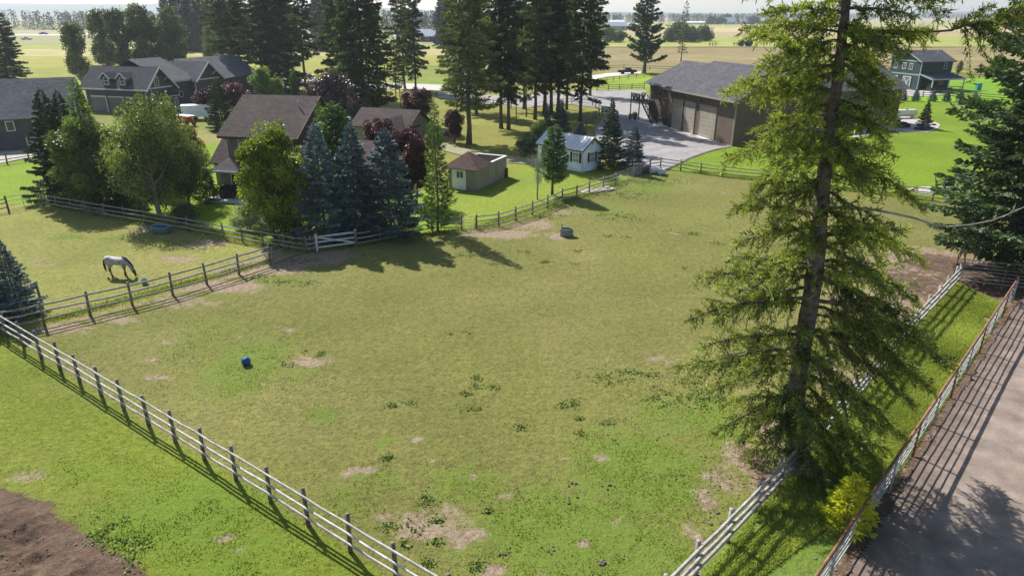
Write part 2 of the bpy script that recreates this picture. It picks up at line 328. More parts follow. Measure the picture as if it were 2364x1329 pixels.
# near greens
WOODZ = pxpoly((820, 560), (560, 300), (560, 215), (980, 206), (1380, 206), (1400, 300), (1500, 395), (1420, 424), (1100, 529), (1060, 531))
setc(inpoly(wx, wy, WOODZ), WOODG_)
setc(inpoly(wx, wy, pxpoly((960, 212), (1075, 216), (1090, 185), (985, 178))), (.17, .215, .03))
setc(inpoly(wx, wy, pxpoly((1350, 208), (1345, 175), (1500, 165), (1500, 210))), (.20, .27, .03))
setc(inpoly(wx, wy, pxpoly((-400, 480), (100, 470), (435, 528), (700, 580), (1060, 530), (1140, 526), (1180, 505), (1100, 452), (960, 440), (900, 330), (500, 330), (100, 345), (-400, 370))), (.19, .27, .02))
gz = inpoly(wx, wy, pxpoly((1050, 528), (1100, 528), (1235, 495), (1420, 425), (1475, 403), (1430, 385), (1230, 370), (1170, 400), (1000, 450))); setc(gz, (.185, .23, .03))
LAWNZ = pxpoly((1480, 392), (1620, 400), (2010, 446), (2152, 460), (2364, 500), (3000, 600), (3300, 320), (2364, 236), (2080, 230), (1700, 240)); setc(inpoly(XX, YY, LAWNZ), LAWN)
setc(inpoly(wx, wy, pxpoly((2100, 232), (2080, 183), (2364, 178), (2900, 190), (2900, 250))), (.16, .29, .02))
PAD = pxpoly((103, 752), (306, 704), (552, 630), (708, 583), (1066, 531), (1229, 496), (1361, 445), (1420, 425), (1474, 403), (1524, 388), (1667, 407), (2012, 446), (2152, 460), (2500, 500), (2212, 650)) + [(22.07, 34), (5.65, 16.25), (-3, 8), (3, 9), (-3.51, 16.01), (-27, 33)]
pad = inpoly(XX, YY, PAD); setc(pad, OLIVE)
lp = inpoly(XX, YY, pxpoly((-900, 560), (0, 470), (100, 474), (435, 534), (700, 590), (552, 630), (306, 704), (103, 752), (-400, 880))); setc(lp, (.215, .215, .055))
lane = inpoly(XX, YY, [(5, 15.5), (28.4, 41), (31, 40), tuple(F7A), tuple(F7E), (-5, -2)]) & ~pad; setc(lane, (.155, .195, .045))
fl = ((YY - _a.y) - (_b.y - _a.y) / (_b.x - _a.x) * (XX - _a.x) < 0) & (YY < 45) & (XX < 2) & ~lane; setc(fl, LEFTG)
# patches inside the paddock (px centre, px radii, strength)
def blob(arr, px, py, rx, ry, k=1.0):
    c = G(px, py); ax = (G(px + rx, py) - c).length; a2 = (G(px, py - ry) - c).length; vx = c.normalized()
    dx = wx - c.x; dy = wy - c.y; d = np.sqrt((dx / ax) ** 2 + (dy / a2) ** 2); np.maximum(arr, k * np.clip(1.35 - d * .85, 0, 1), out=arr)
for b in [(1000, 1215, 90, 34, .58), (1060, 1240, 56, 22, .66), (990, 1180, 90, 18, .45), (915, 1185, 40, 18, .5), (840, 1075, 50, 10, .6), (790, 1085, 26, 8, .5), (988, 1012, 16, 8, .7), (1088, 1095, 14, 8, .6), (1025, 1070, 18, 6, .5), (1020, 1065, 12, 5, .5), (1305, 1068, 14, 6, .6), (1255, 1062, 12, 5, .5),
          (1390, 1060, 22, 12, .6), (1345, 1245, 30, 14, .6), (1420, 1205, 14, 8, .6), (1430, 1280, 20, 8, .5), (1150, 1145, 40, 10, .55), (1120, 1320, 40, 10, .6), (1240, 1320, 30, 8, .5), (1070, 1000, 10, 5, .4), (1270, 1010, 9, 5, .4), (762, 928, 9, 4, .5), (750, 998, 14, 4, .4), (600, 887, 12, 4, .5),
          (725, 828, 42, 14, .8), (690, 835, 30, 8, .5), (400, 785, 22, 7, .5), (345, 832, 22, 7, .6), (365, 880, 40, 6, .6), (645, 762, 22, 5, .5), (660, 768, 10, 3, .5), (552, 778, 12, 4, .4), (1020, 683, 12, 3, .5), (1335, 660, 10, 3, .5), (1290, 750, 9, 3, .4), (1283, 547, 16, 9, .9), (1262, 540, 20, 5, .5),
          (1560, 540, 14, 4, .5), (1568, 552, 6, 4, .5), (1630, 528, 15, 3, .4), (1700, 580, 14, 3, .5), (1680, 447, 10, 3, .5), (1580, 520, 10, 3, .4), (1150, 540, 90, 12, .75), (1230, 520, 60, 10, .6), (1300, 490, 40, 8, .5),
          (640, 610, 90, 22, .95), (720, 592, 90, 16, .95), (560, 625, 60, 14, .7), (800, 590, 60, 12, .5), (430, 700, 110, 10, .5), (250, 735, 100, 10, .5), (150, 760, 70, 12, .65), (520, 665, 110, 14, .65), (400, 690, 70, 8, .55), (160, 840, 60, 10, .35),
          (1660, 1110, 40, 40, .5), (1720, 1060, 60, 40, .95), (1640, 1170, 40, 36, .55), (1600, 1250, 26, 40, .6), (1570, 1330, 26, 40, .6), (1770, 1120, 60, 40, .9), (1530, 822, 40, 10, .45), (1560, 830, 30, 10, .4), (1640, 790, 50, 14, .4),
          (2100, 650, 110, 50, 1.0), (2150, 600, 90, 26, 1.0), (2060, 700, 60, 30, .9), (2180, 620, 60, 30, 1.0), (1980, 690, 60, 26, .6), (1960, 770, 90, 36, .6), (2300, 640, 160, 40, 1.0), (1900, 860, 90, 30, .6), (1850, 1000, 90, 40, .8),
          (300, 600, 40, 6, .3), (90, 600, 40, 5, .4), (480, 560, 60, 12, .65), (640, 575, 60, 10, .7), (390, 525, 70, 14, .75), (100, 615, 30, 5, .5), (75, 447, 40, 6, .8), (515, 1222, 28, 8, .6), (180, 700, 40, 7, .5), (0, 755, 20, 10, .6), (195, 860, 30, 6, .5), (410, 600, 50, 7, .6), (600, 630, 60, 12, .8), (60, 1110, 60, 14, .5), (540, 1250, 30, 8, .4)]:
    blob(dirt, *b)
dirt = np.maximum(dirt, (.02 + .34 * np.clip(fbm(XX, YY, 5, 2, 3) - .42, 0, 1) + .16 * np.clip(1 - segdist(XX, YY, (-27, 34.5), (-13, 47)) / 6, 0, 1) + .12 * np.clip(1 - segdist(XX, YY, (5, 16.5), (28, 41)) / 5, 0, 1)) * (1 - .5 * fl))
dirt = np.where(fl | pad | lp | lane, dirt, 0); dirt = np.maximum(dirt, np.clip(1.5 - segdist(XX, YY, F7A + Vector((.2, -.2)), F7E + Vector((.2, -.2))) / .42, 0, 1) * .9)
for a, b, w, k in [((-26.6, 33.7), (-15, 46.0), .75, .8)]:
    dirt = np.maximum(dirt, k * np.clip(1.3 - segdist(wx * .5 + XX * .5, wy * .5 + YY * .5, a, b) / w, 0, 1) * pad)
for b in [(560, 840, 110, 70, .8), (480, 780, 150, 60, .5), (700, 860, 60, 40, .6), (740, 950, 50, 16, .8), (905, 1010, 30, 20, .8), (870, 1100, 90, 40, .6), (780, 1150, 90, 60, .6), (1080, 1120, 110, 60, .7), (1300, 1240, 260, 130, .95), (1480, 1090, 170, 120, .95), (1560, 960, 110, 60, .7), (1480, 1290, 150, 100, .9), (1130, 1250, 120, 90, .6), (1650, 980, 80, 80, .9),
          (620, 650, 130, 12, .6), (450, 690, 140, 12, .5), (300, 740, 160, 16, .45), (200, 800, 110, 40, .45), (330, 900, 120, 50, .35), (160, 548, 50, 6, .8), (270, 552, 60, 7, .7), (60, 510, 50, 6, .5), (200, 650, 80, 8, .4), (1500, 430, 110, 16, .7), (1400, 480, 70, 22, .6), (1560, 405, 110, 10, .6),
          (420, 1190, 220, 90, .95), (300, 1240, 110, 60, .95), (520, 1290, 160, 90, .8), (200, 1100, 160, 30, .6), (640, 1290, 140, 60, .5), (60, 860, 90, 60, .3), (2250, 760, 60, 50, .7), (1990, 1000, 110, 60, .6), (1850, 1230, 150, 80, .9), (1800, 1290, 100, 60, .7), (2200, 680, 80, 20, .6)]:
    blob(lush, *b)
lush = np.where(fl | pad | lp | lane, lush, .35)
lush[(YY > 60) & ~pad] = .2
ml = inpoly(wx, wy, MOUND); _d = np.full(XX.shape, 9.0)
for i in range(len(MOUND)): _d = np.minimum(_d, segdist(wx * .5 + XX * .5, wy * .5 + YY * .5, MOUND[i], MOUND[(i + 1) % len(MOUND)]))
soil = np.clip(.5 + np.where(inpoly(wx * .5 + XX * .5, wy * .5 + YY * .5, MOUND), 1, -1) * _d / .9, 0, 1); soil = np.maximum(soil, inpoly(wx * .4 + XX * .6, wy * .4 + YY * .6, ARENA) * .0)
for b in [(2120, 655, 110, 50, .62), (2180, 612, 110, 30, .7), (2300, 650, 160, 45, .75), (1730, 1065, 60, 45, .6), (1790, 1120, 60, 30, .6), (700, 600, 80, 14, .45)]: blob(soil, *b)
soil = np.maximum(soil, np.clip(1.5 - segdist(XX, YY, F7A + Vector((.2, -.2)), F7E + Vector((.2, -.2))) / .5, 0, 1) * .7)
big = fbm(XX, YY, 11, 1, 4)[..., None]; col = col * (.80 + .4 * big)
dryb = fbm(XX, YY, 6, 3, 3); dm = (pad | lp | fl)[..., None] * np.clip((dryb - .5) * 2.5, 0, 1)[..., None] * .30; col = col * (1 - dm) + np.array((.27, .225, .11)) * dm
ny, nx = XX.shape; idx = np.arange(ny * nx).reshape(ny, nx)
fc = np.stack([idx[:-1, :-1], idx[:-1, 1:], idx[1:, 1:], idx[1:, :-1]], -1).reshape(-1, 4)
me = bpy.data.meshes.new('ground'); me.vertices.add(ny * nx); me.vertices.foreach_set('co', np.stack([XX, YY, ZZ], -1).reshape(-1).astype(np.float32))
me.loops.add(len(fc) * 4); me.loops.foreach_set('vertex_index', fc.reshape(-1).astype(np.int32)); me.polygons.add(len(fc)); me.polygons.foreach_set('loop_start', np.arange(0, len(fc) * 4, 4, dtype=np.int32))
def fattr(nm, a): t = me.attributes.new(nm, 'FLOAT', 'POINT'); t.data.foreach_set('value', a.reshape(-1).astype(np.float32))
fattr('dirt', dirt); fattr('lush', lush); fattr('soil', soil)
ca = me.attributes.new('gcol', 'FLOAT_COLOR', 'POINT'); ca.data.foreach_set('color', np.concatenate([col, np.ones(XX.shape + (1,))], -1).reshape(-1).astype(np.float32))
me.polygons.foreach_set('use_smooth', [True] * len(me.polygons)); me.update(calc_edges=True)
m, n, b, out = _new('ground'); L_ = n.links.new
def A(nm): a = n.nodes.new('ShaderNodeAttribute'); a.attribute_name = nm; return a
def mth(op, a, b_=None, c=None):
    t = n.nodes.new('ShaderNodeMath'); t.operation = op; t.use_clamp = op == 'MULTIPLY_ADD' and False
    for i, v in enumerate((a, b_, c)):
        if v is None: continue
        if isinstance(v, (int, float)): t.inputs[i].default_value = v
        else: L_(v, t.inputs[i])
    return t.outputs[0]
def mixc(f, a, b_, mode='MIX'):
    t = n.nodes.new('ShaderNodeMix'); t.data_type = 'RGBA'; t.blend_type = mode
    for i, v in ((0, f), (6, a), (7, b_)):
        if isinstance(v, (int, float)): t.inputs[i].default_value = v
        elif isinstance(v, tuple): t.inputs[i].default_value = (*v, 1)
        else: L_(v, t.inputs[i])
    return t.outputs[2]
def mr(v, a, b_):
    t = n.nodes.new('ShaderNodeMapRange'); L_(v, t.inputs[0]); t.inputs[1].default_value = a; t.inputs[2].default_value = b_; return t.outputs[0]
tc = n.nodes.new('ShaderNodeTexCoord'); OB = tc.outputs['Object']
n1 = noise(n, OB, .9, 8, .7).outputs[0]; n2 = noise(n, OB, 4.5, 6, .7).outputs[0]; n3 = noise(n, OB, 22, 4, .65).outputs[0]; n4 = noise(n, OB, .12, 6, .6).outputs[0]; n5 = noise(n, OB, 2.0, 6, .75).outputs[0]
g0 = A('gcol').outputs['Color']
g0 = mixc(1.0, g0, ramp(n, n4, [(.3, (.84, .86, .85)), (.7, (1.14, 1.12, 1.1))]).outputs[0], 'MULTIPLY')
g1 = mixc(1.0, g0, ramp(n, n2, [(.32, (.68, .70, .68)), (.5, (1, 1, 1)), (.68, (1.27, 1.24, 1.2))]).outputs[0], 'MULTIPLY')
g1 = mixc(1.0, g1, ramp(n, n5, [(.30, (.72, .76, .72)), (.5, (1, 1, 1)), (.70, (1.22, 1.2, 1.1))]).outputs[0], 'MULTIPLY')
g1 = mixc(1.0, g1, ramp(n, n3, [(.3, (.62, .64, .62)), (.7, (1.36, 1.34, 1.3))]).outputs[0], 'MULTIPLY')
lf = mr(mth('ADD', A('lush').outputs['Fac'], mth('MULTIPLY', mth('SUBTRACT', n5, .5), 2.4)), .35, .85)
g2 = mixc(mth('MULTIPLY', lf, .72), g1, mixc(n3, (.060, .115, .014), (.180, .265, .035)))
df = mr(mth('ADD', A('dirt').outputs['Fac'], mth('MULTIPLY', mth('SUBTRACT', mth('ADD', mth('MULTIPLY', n1, .5), mth('MULTIPLY', n5, .5)), .5), 2.2)), .30, .55)
dc = ramp(n, n2, [(.25, (.10, .065, .045)), (.45, (.25, .18, .125)), (.75, (.42, .33, .255))]).outputs[0]
g3 = mixc(mth('MULTIPLY', df, .9), g2, dc)
sf = mr(mth('ADD', A('soil').outputs['Fac'], mth('MULTIPLY', mth('SUBTRACT', n5, .5), 1.4)), .4, .6)
sc_ = ramp(n, n1, [(.3, (.05, .030, .021)), (.5, (.12, .074, .050)), (.75, (.24, .165, .115))]).outputs[0]
g4 = mixc(sf, g3, mixc(.5, sc_, ramp(n, mth('ADD', mth('MULTIPLY', n2, .5), mth('MULTIPLY', n3, .5)), [(.35, (.025, .016, .011)), (.5, (.10, .066, .046)), (.68, (.26, .185, .135))]).outputs[0]))
L_(g4, b.inputs['Base Color']); b.inputs['Roughness'].default_value = .95; b.inputs['Specular IOR Level'].default_value = .12
hh = mth('ADD', mth('MULTIPLY', n2, 1.0), mth('MULTIPLY', n3, .35)); bp = n.nodes.new('ShaderNodeBump'); bp.inputs['Strength'].default_value = .75; bp.inputs['Distance'].default_value = .15
L_(hh, bp.inputs['Height']); L_(bp.outputs[0], b.inputs['Normal']); me.materials.append(m)
tag(link('ground', me), 'grazed paddock grass, lawns and crop fields running to the horizon', None, None, 'structure')
# hills on the skyline
mb = MB(); N = 160
m_h = MAT('hill_forest', (.035, .05, .03), 1, .3, .01, 0)
xs_ = np.linspace(-6500, 6500, N); r1 = 26 + 50 * np.clip((-xs_ - 300) / 1600, 0, 1) + 18 * (fbm(xs_, xs_ * 0, 900, 1) - .5) * 2 + 16 * (fbm(xs_, xs_ * 0, 60, 2) - .5); r1 = np.maximum(r1, 6)
vs = []
for i in range(N):
    for (yy, k) in ((3800, 0), (4300, .8), (4800, 1), (6200, 0)): vs.append((xs_[i], yy, k * r1[i] * 1.1 - (1 if k == 0 else 0)))
mb.add(vs, [(i * 4 + k, i * 4 + k + 1, (i + 1) * 4 + k + 1, (i + 1) * 4 + k) for i in range(N - 1) for k in range(3)])
tag(mb.build('hills', m_h), 'long low wooded hills along the horizon', None, None, 'structure')
# sheets on the ground
def SHEET(name, pts, mat, z, label, seg=1.2, wob=.12, kind='structure'):
    P = [Vector(p[:2]) for p in pts]; Q = []
    for i in range(len(P)):
        a, b2 = P[i], P[(i + 1) % len(P)]; k = max(1, int((b2 - a).length / seg))
        for j in range(k):
            q = a.lerp(b2, j / k); Q.append((q.x + (vn(q.x, q.y, 1.5, 1) - .5) * wob * 2, q.y + (vn(q.x, q.y, 1.5, 2) - .5) * wob * 2))
    bm = bmesh.new(); f = bm.faces.new([bm.verts.new((x, y, z)) for x, y in Q]); bmesh.ops.triangulate(bm, faces=[f]); bmesh.ops.recalc_face_normals(bm, faces=bm.faces)
    me = bpy.data.meshes.new(name); bm.to_mesh(me); bm.free(); me.materials.append(mat); o = link(name, me); return tag(o, label, None, None, kind)
ASPH = MAT('asphalt', (.20, .18, .175), .9, .14, .5, .3, 60, col2=(.27, .25, .24))
GRAVEL = MAT('gravel', (.33, .30, .27), .95, .3, 3, .6, 30)
DRY = MAT('pale_drive', (.50, .46, .42), .95, .12, 1, .3, 30)
TRACK = MAT('worn_track', (.34, .29, .22), .95, .3, 1.2, .5, 20, col2=(.26, .25, .12))
def edge(pts, k): return pts
DRV = pxpoly((1689, 338.5), (1645, 347), (1600, 362), (1570, 376), (1545, 388), (1515, 403), (1480, 395), (1425, 375), (1385, 345), (1372, 300), (1402, 262), (1380, 249), (1300, 240), (1210, 250), (1120, 240), (1010, 226), (1010, 215), (1130, 221), (1250, 216), (1330, 212), (1400, 208), (1490, 209), (1505, 262), (1541, 293))
SHEET('driveway', DRV, ASPH, .075, 'grey asphalt driveway sweeping past the triple garage')
SHEET('gravel_edge', pxpoly((1689, 339.5), (1645, 349), (1600, 364.5), (1570, 379), (1545, 391), (1518, 406), (1512, 403), (1545, 386), (1570, 374), (1600, 360), (1645, 345)), MAT('dark_gravel', (.09, .08, .075), .95, .4, 6, .6, 30), .07, 'dark gravel edging between asphalt and lawn', wob=.05)
SHEET('road', pxpoly((560, 196), (640, 184), (720, 184), (900, 192), (1100, 200), (1100, 213), (900, 206), (720, 201), (640, 204), (560, 212)), DRY, .08, 'pale gravel road behind the tall firs')
SHEET('path', pxpoly((1020, 330), (1060, 341), (1110, 352), (1170, 362), (1240, 368), (1240, 382), (1170, 377), (1110, 368), (1050, 356), (1010, 345)), TRACK, .07, 'worn gravel track running to the white shed')
SHEET('barn_apron', pxpoly((-200, 395), (-10, 380), (60, 366), (98, 362), (130, 345), (0, 350), (-200, 372)), GRAVEL, .07, 'grey gravel strip beside the long barn')
SHEET('rock_bed', pxpoly((1962, 318), (1990, 300), (2060, 280), (2078, 268), (2110, 272), (2150, 280), (2172, 288), (2168, 298), (2140, 305), (2080, 308), (2020, 310), (1975, 318)), GRAVEL, .06, 'pinkish rock bed curving around the house corner', wob=.2)
SHEET('fire_pit_gravel', [(G(2160, 441).x + 2.6 * cos(t), G(2160, 441).y + 1.7 * sin(t)) for t in np.linspace(0, 6.1, 16)], GRAVEL, .06, 'round gravel pad under the black garden chairs', wob=.1)
SHEET('barn_yard', pxpoly((2070, 214), (2090, 205), (2180, 207), (2186, 216), (2150, 222), (2080, 222)), DRY, .06, 'pale concrete yard before the green barn')
SHEET('country_road', pxpoly((-900, 80), (300, 80), (1100, 84), (1100, 85.6), (300, 82.2), (-900, 82.8)), MAT('far_road', (.55, .54, .52), .9, .05, .1, 0), .12, 'pale country road crossing the far fields', 60, 0)
SHEET('side_road', pxpoly((1345, 190), (1400, 178), (1480, 172), (1480, 166), (1400, 170), (1340, 180)), DRY, .08, 'pale lane behind the tall pines')
m_ar = MAT('arena_dirt', (.205, .155, .125), .97, .22, .9, 1.0, 9, col2=(.305, .245, .20))
agx, agy = np.meshgrid(np.arange(2, 48, .16), np.arange(-8, 41, .16)); asd = (agx - F7A.x) * F7D.y - (agy - F7A.y) * F7D.x; asd = -asd if ((40 - F7A.x) * F7D.y - (10 - F7A.y) * F7D.x) < 0 else asd
ae = (fbm(agx, agy, .7, 1, 4) - .5) * .5; ain = asd > .16 + ae; aend = (agx - F7A.x) * F7D.x + (agy - F7A.y) * F7D.y; ain &= aend > -2.5
afc = ain[:-1, :-1] & ain[1:, :-1] & ain[:-1, 1:] & ain[1:, 1:]; aid = np.arange(agx.size).reshape(agx.shape); jj, ii = np.nonzero(afc)
trk = sum(np.exp(-((asd - c0 - .5 * np.sin(aend * .13 + c0)) / .16) ** 2) for c0 in (3.2, 4.6, 7.4, 8.8))
az_ = .085 + .04 * np.clip(asd / .8, 0, 1) + (fbm(agx, agy, .8, 2, 4) - .5) * .05 * np.exp(-asd / 2.5) + (fbm(agx, agy, .5, 3, 3) - .5) * .012 - .018 * trk + (fbm(agx, agy, 9, 0) - .5) * .06
fcs = np.stack([aid[jj, ii], aid[jj, ii + 1], aid[jj + 1, ii + 1], aid[jj + 1, ii]], 1); used = np.unique(fcs); remap = np.zeros(agx.size, int); remap[used] = np.arange(len(used)); V_ = np.stack([agx, agy, az_], -1).reshape(-1, 3)[used]
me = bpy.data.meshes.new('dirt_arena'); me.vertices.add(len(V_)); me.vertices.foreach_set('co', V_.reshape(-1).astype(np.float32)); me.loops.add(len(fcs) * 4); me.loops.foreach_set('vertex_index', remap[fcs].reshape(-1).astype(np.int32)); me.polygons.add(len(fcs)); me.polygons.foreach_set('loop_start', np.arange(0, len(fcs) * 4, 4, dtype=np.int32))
t_ = me.attributes.new('damp_shade', 'FLOAT', 'POINT'); t_.data.foreach_set('value', (np.clip(1.25 - asd / 1.6, 0, 1) + .35 * np.exp(-((asd - 3.3) / 1.2) ** 2) * (fbm(agx, agy, 5, 1) > .55)).reshape(-1)[used].astype(np.float32)); me.polygons.foreach_set('use_smooth', [True] * len(fcs)); me.update(calc_edges=True)  # brown band along the fence: moist dirt and shadow painted in together
nA = m_ar.node_tree; bA = [x for x in nA.nodes if x.type == 'BSDF_PRINCIPLED'][0]; srcA = bA.inputs['Base Color'].links[0].from_socket; atA = nA.nodes.new('ShaderNodeAttribute'); atA.attribute_name = 'damp_shade'; tcA = nA.nodes.new('ShaderNodeTexCoord'); nzA = noise(nA, tcA.outputs['Object'], 1.6, 8, .75)
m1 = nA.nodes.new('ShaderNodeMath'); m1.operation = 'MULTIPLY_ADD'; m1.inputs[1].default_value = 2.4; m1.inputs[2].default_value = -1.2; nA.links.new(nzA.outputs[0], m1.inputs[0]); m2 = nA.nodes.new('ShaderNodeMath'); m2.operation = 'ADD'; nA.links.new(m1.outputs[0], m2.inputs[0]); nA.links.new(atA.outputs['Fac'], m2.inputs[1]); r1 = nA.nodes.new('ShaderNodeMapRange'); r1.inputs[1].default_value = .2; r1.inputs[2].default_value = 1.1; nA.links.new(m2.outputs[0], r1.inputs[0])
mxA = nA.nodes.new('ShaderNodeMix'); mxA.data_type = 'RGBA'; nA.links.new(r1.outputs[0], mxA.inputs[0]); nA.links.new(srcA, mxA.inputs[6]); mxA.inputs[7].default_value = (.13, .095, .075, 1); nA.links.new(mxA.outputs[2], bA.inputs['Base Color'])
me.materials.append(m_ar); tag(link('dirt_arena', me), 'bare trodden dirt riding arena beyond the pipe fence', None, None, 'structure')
# ------------------------------------------------------------ short grass, weeds, tall grass (uncountable)
GRASSM = LEAF('grass_blades', (.10, .12, .025), (.30, .34, .07), .3, .8, (1.2, 1.2, .6), .1)
LUSHM = LEAF('lush_grass', (.12, .17, .02), (.33, .39, .06), .3, .8, (1.3, 1.3, .6), .1)
WEEDM = LEAF('weed_leaves', (.06, .10, .02), (.24, .32, .07), .25, .6, (1.2, 1.3, .6), .25)
rs = np.random.RandomState(5)
def grid_at(arr, x, y):
    i = np.clip(np.searchsorted(ys, y), 0, ny - 1); j = np.clip(((x / (np.maximum(y, 0) + 42)) + 1) / 2 * (nx - 1), 0, nx - 1).astype(int); return arr[i, j]
def blades(name, X, Y, L, Wd, mat, label, up=.9, z0=None):
    Z = hgt(X, Y) if z0 is None else z0; B = np.stack([X, Y, Z], 1); d = rs.normal(0, 1, B.shape) * .55; d[:, 2] = up + np.abs(d[:, 2])
    V = cards(rs, B, d, L, Wd, .15); ti = np.clip(.5 + (fbm(X, Y, 2.5, 1, 3) - .5) * 1.6 + rs.normal(0, .18, len(X)), 0, 1)
    return tag(link(name, quads(name, V, ti, mat)), label, None, None, 'stuff')
# near paddock speckle
N = 330000; D = 9 + 46 * rs.rand(N) ** 1.25; X = rs.uniform(-1, 1, N) * (D * .82 + 4)
lu = grid_at(lush, X, D); di = grid_at(dirt, X, D); so_ = grid_at(soil, X, D); inp = grid_at(pad | fl | lp, X, D)
clump = fbm(X, D, .8, 0, 3); keep = inp & (so_ < .5) & (di < .55) & (rs.rand(N) < (.12 + .9 * lu) * np.clip((clump - .35) * 4, .1, 1)); X1, D1 = X[keep], D[keep]
lk = grid_at(lush, X1, D1) + (rs.rand(len(X1)) - .5) * .4 > .45
blades('grass', X1[~lk], D1[~lk], rs.uniform(.04, .09, (~lk).sum()), rs.uniform(.02, .05, (~lk).sum()), GRASSM, 'short grazed olive grass over the paddock')
blades('lush_grass', X1[lk], D1[lk], rs.uniform(.05, .12, lk.sum()), rs.uniform(.02, .05, lk.sum()), LUSHM, 'brighter green grass tufts in the paddock and left field')
# tall grass in the fenced lane and along fence feet
N = 150000; t = rs.rand(N) * 1.12 - .12; u = rs.rand(N); A0 = np.array([5.0, 15.2]); A1 = np.array([28.6, 41.2]); B0 = np.array(F7E); B1 = np.array(F7A)
P = (A0 + (A1 - A0) * t[:, None]) * (1 - u[:, None]) + (B0 * .55 + B1 * .45 + (B1 - (B0 * .55 + B1 * .45)) * t[:, None]) * u[:, None] * .97 + rs.normal(0, .1, (N, 2)) * 0 + u[:, None] * .03 * A0
tg = fbm(P[:, 0], P[:, 1], 1.2, 2, 3); k = tg > .25; P = P[k]
blades('tall_grass', P[:, 0], P[:, 1], rs.uniform(.06, .20, len(P)), rs.uniform(.02, .045, len(P)), LEAF('tall_grass_blades', (.20, .25, .05), (.42, .48, .12), .45, .8, (1.2, 1.2, .7), .1), 'long uncut grass in the lane between the two fences', 1.1)
fx_ = []
for a, b2, w in [((-26.2, 34.9), (-17, 44.9), .28), ((-14.9, 47.1), (-4, 52.5), .3), ((-2.8, 52.7), (10.5, 68.4), .4), ((20, 74), (39, 62.4), .4), ((-40, 60), (-15, 47.2), .4)]:
    n_ = int(900 * (Vector(b2) - Vector(a)).length / 3); t = rs.rand(n_)[:, None]; fx_.append(np.array(a) + (np.array(b2) - np.array(a)) * t + rs.normal(0, w, (n_, 2)))
fx_ = np.concatenate(fx_); blades('fence_grass', fx_[:, 0], fx_[:, 1], rs.uniform(.10, .26, len(fx_)), rs.uniform(.03, .06, len(fx_)), LUSHM, 'unmown grass growing along the feet of the fences', 1.0)
# weed clumps
wl = [(1087, 940, 24, 8), (1100, 872, 12, 8), (1101, 890, 12, 8), (1075, 908, 16, 6), (1135, 893, 14, 5), (945, 928, 14, 5), (907, 936, 10, 4), (1300, 937, 40, 9), (1330, 930, 20, 6), (1203, 985, 14, 6), (1338, 1002, 14, 6), (1415, 977, 42, 7), (1338, 966, 10, 5), (1445, 862, 70, 14), (1400, 880, 40, 12), (1480, 860, 30, 10), (895, 1057, 12, 7), (1070, 775, 14, 8), (1050, 770, 20, 5), (985, 1150, 24, 16), (930, 1222, 22, 14), (957, 1240, 22, 14), (992, 1220, 14, 10), (1010, 1200, 14, 8), (950, 1255, 22, 10), (1010, 1252, 10, 6), (890, 1215, 16, 8), (1125, 1178, 12, 6), (1100, 1305, 16, 12), (990, 1300, 14, 8),
      (1560, 910, 60, 16), (1600, 890, 50, 20), (1640, 930, 60, 20), (1520, 925, 40, 12), (640, 828, 18, 5), (665, 838, 18, 6), (740, 815, 12, 5), (710, 812, 12, 4), (650, 765, 6, 4), (1210, 583, 14, 3), (1330, 580, 20, 3), (1140, 610, 14, 3), (1080, 590, 30, 5), (1260, 605, 12, 3), (1330, 608, 12, 3), (1460, 548, 20, 3), (1550, 535, 14, 3), (1400, 545, 14, 3), (1650, 562, 14, 3), (1572, 618, 10, 3), (300, 1255, 60, 26), (260, 1215, 40, 20), (330, 1290, 40, 20), (230, 1240, 30, 20), (2108, 655, 16, 7), (1600, 540, 14, 3), (700, 655, 40, 6), (640, 650, 40, 6), (590, 640, 40, 5), (1500, 420, 90, 8), (1440, 450, 60, 10), (1650, 905, 40, 20), (760, 560, 14, 4), (560, 548, 20, 4), (400, 560, 40, 5), (1270, 500, 40, 5), (1420, 500, 60, 10), (1700, 860, 60, 20)]
PX = []; 
for (a, b2, rx, ry) in wl:
    c = G(a, b2); ax = (G(a + rx, b2) - c).length; ay = (G(a, b2 - ry) - c).length; n_ = int(50 + 260 * min(6, ax * ay)); q = rs.normal(0, .62, (n_, 2)); PX.append(np.array([c.x, c.y]) + q * np.array([ax, ay]))
PX = np.concatenate(PX); k = fbm(PX[:, 0], PX[:, 1], .5, 1, 2) > .42; PX = PX[k]
z = hgt(PX[:, 0], PX[:, 1]) + rs.rand(len(PX)) * .06; B = np.stack([PX[:, 0], PX[:, 1], z], 1); d = rs.normal(0, 1, B.shape); d[:, 2] = np.abs(d[:, 2]) * .35
tag(link('weeds', quads('weeds', cards(rs, B, d, rs.uniform(.07, .15, len(B)), rs.uniform(.05, .10, len(B)), .2), np.clip(rs.normal(.5, .25, len(B)), 0, 1), WEEDM)), 'low broad leaved weeds in scattered clumps over the paddock', None, None, 'stuff')
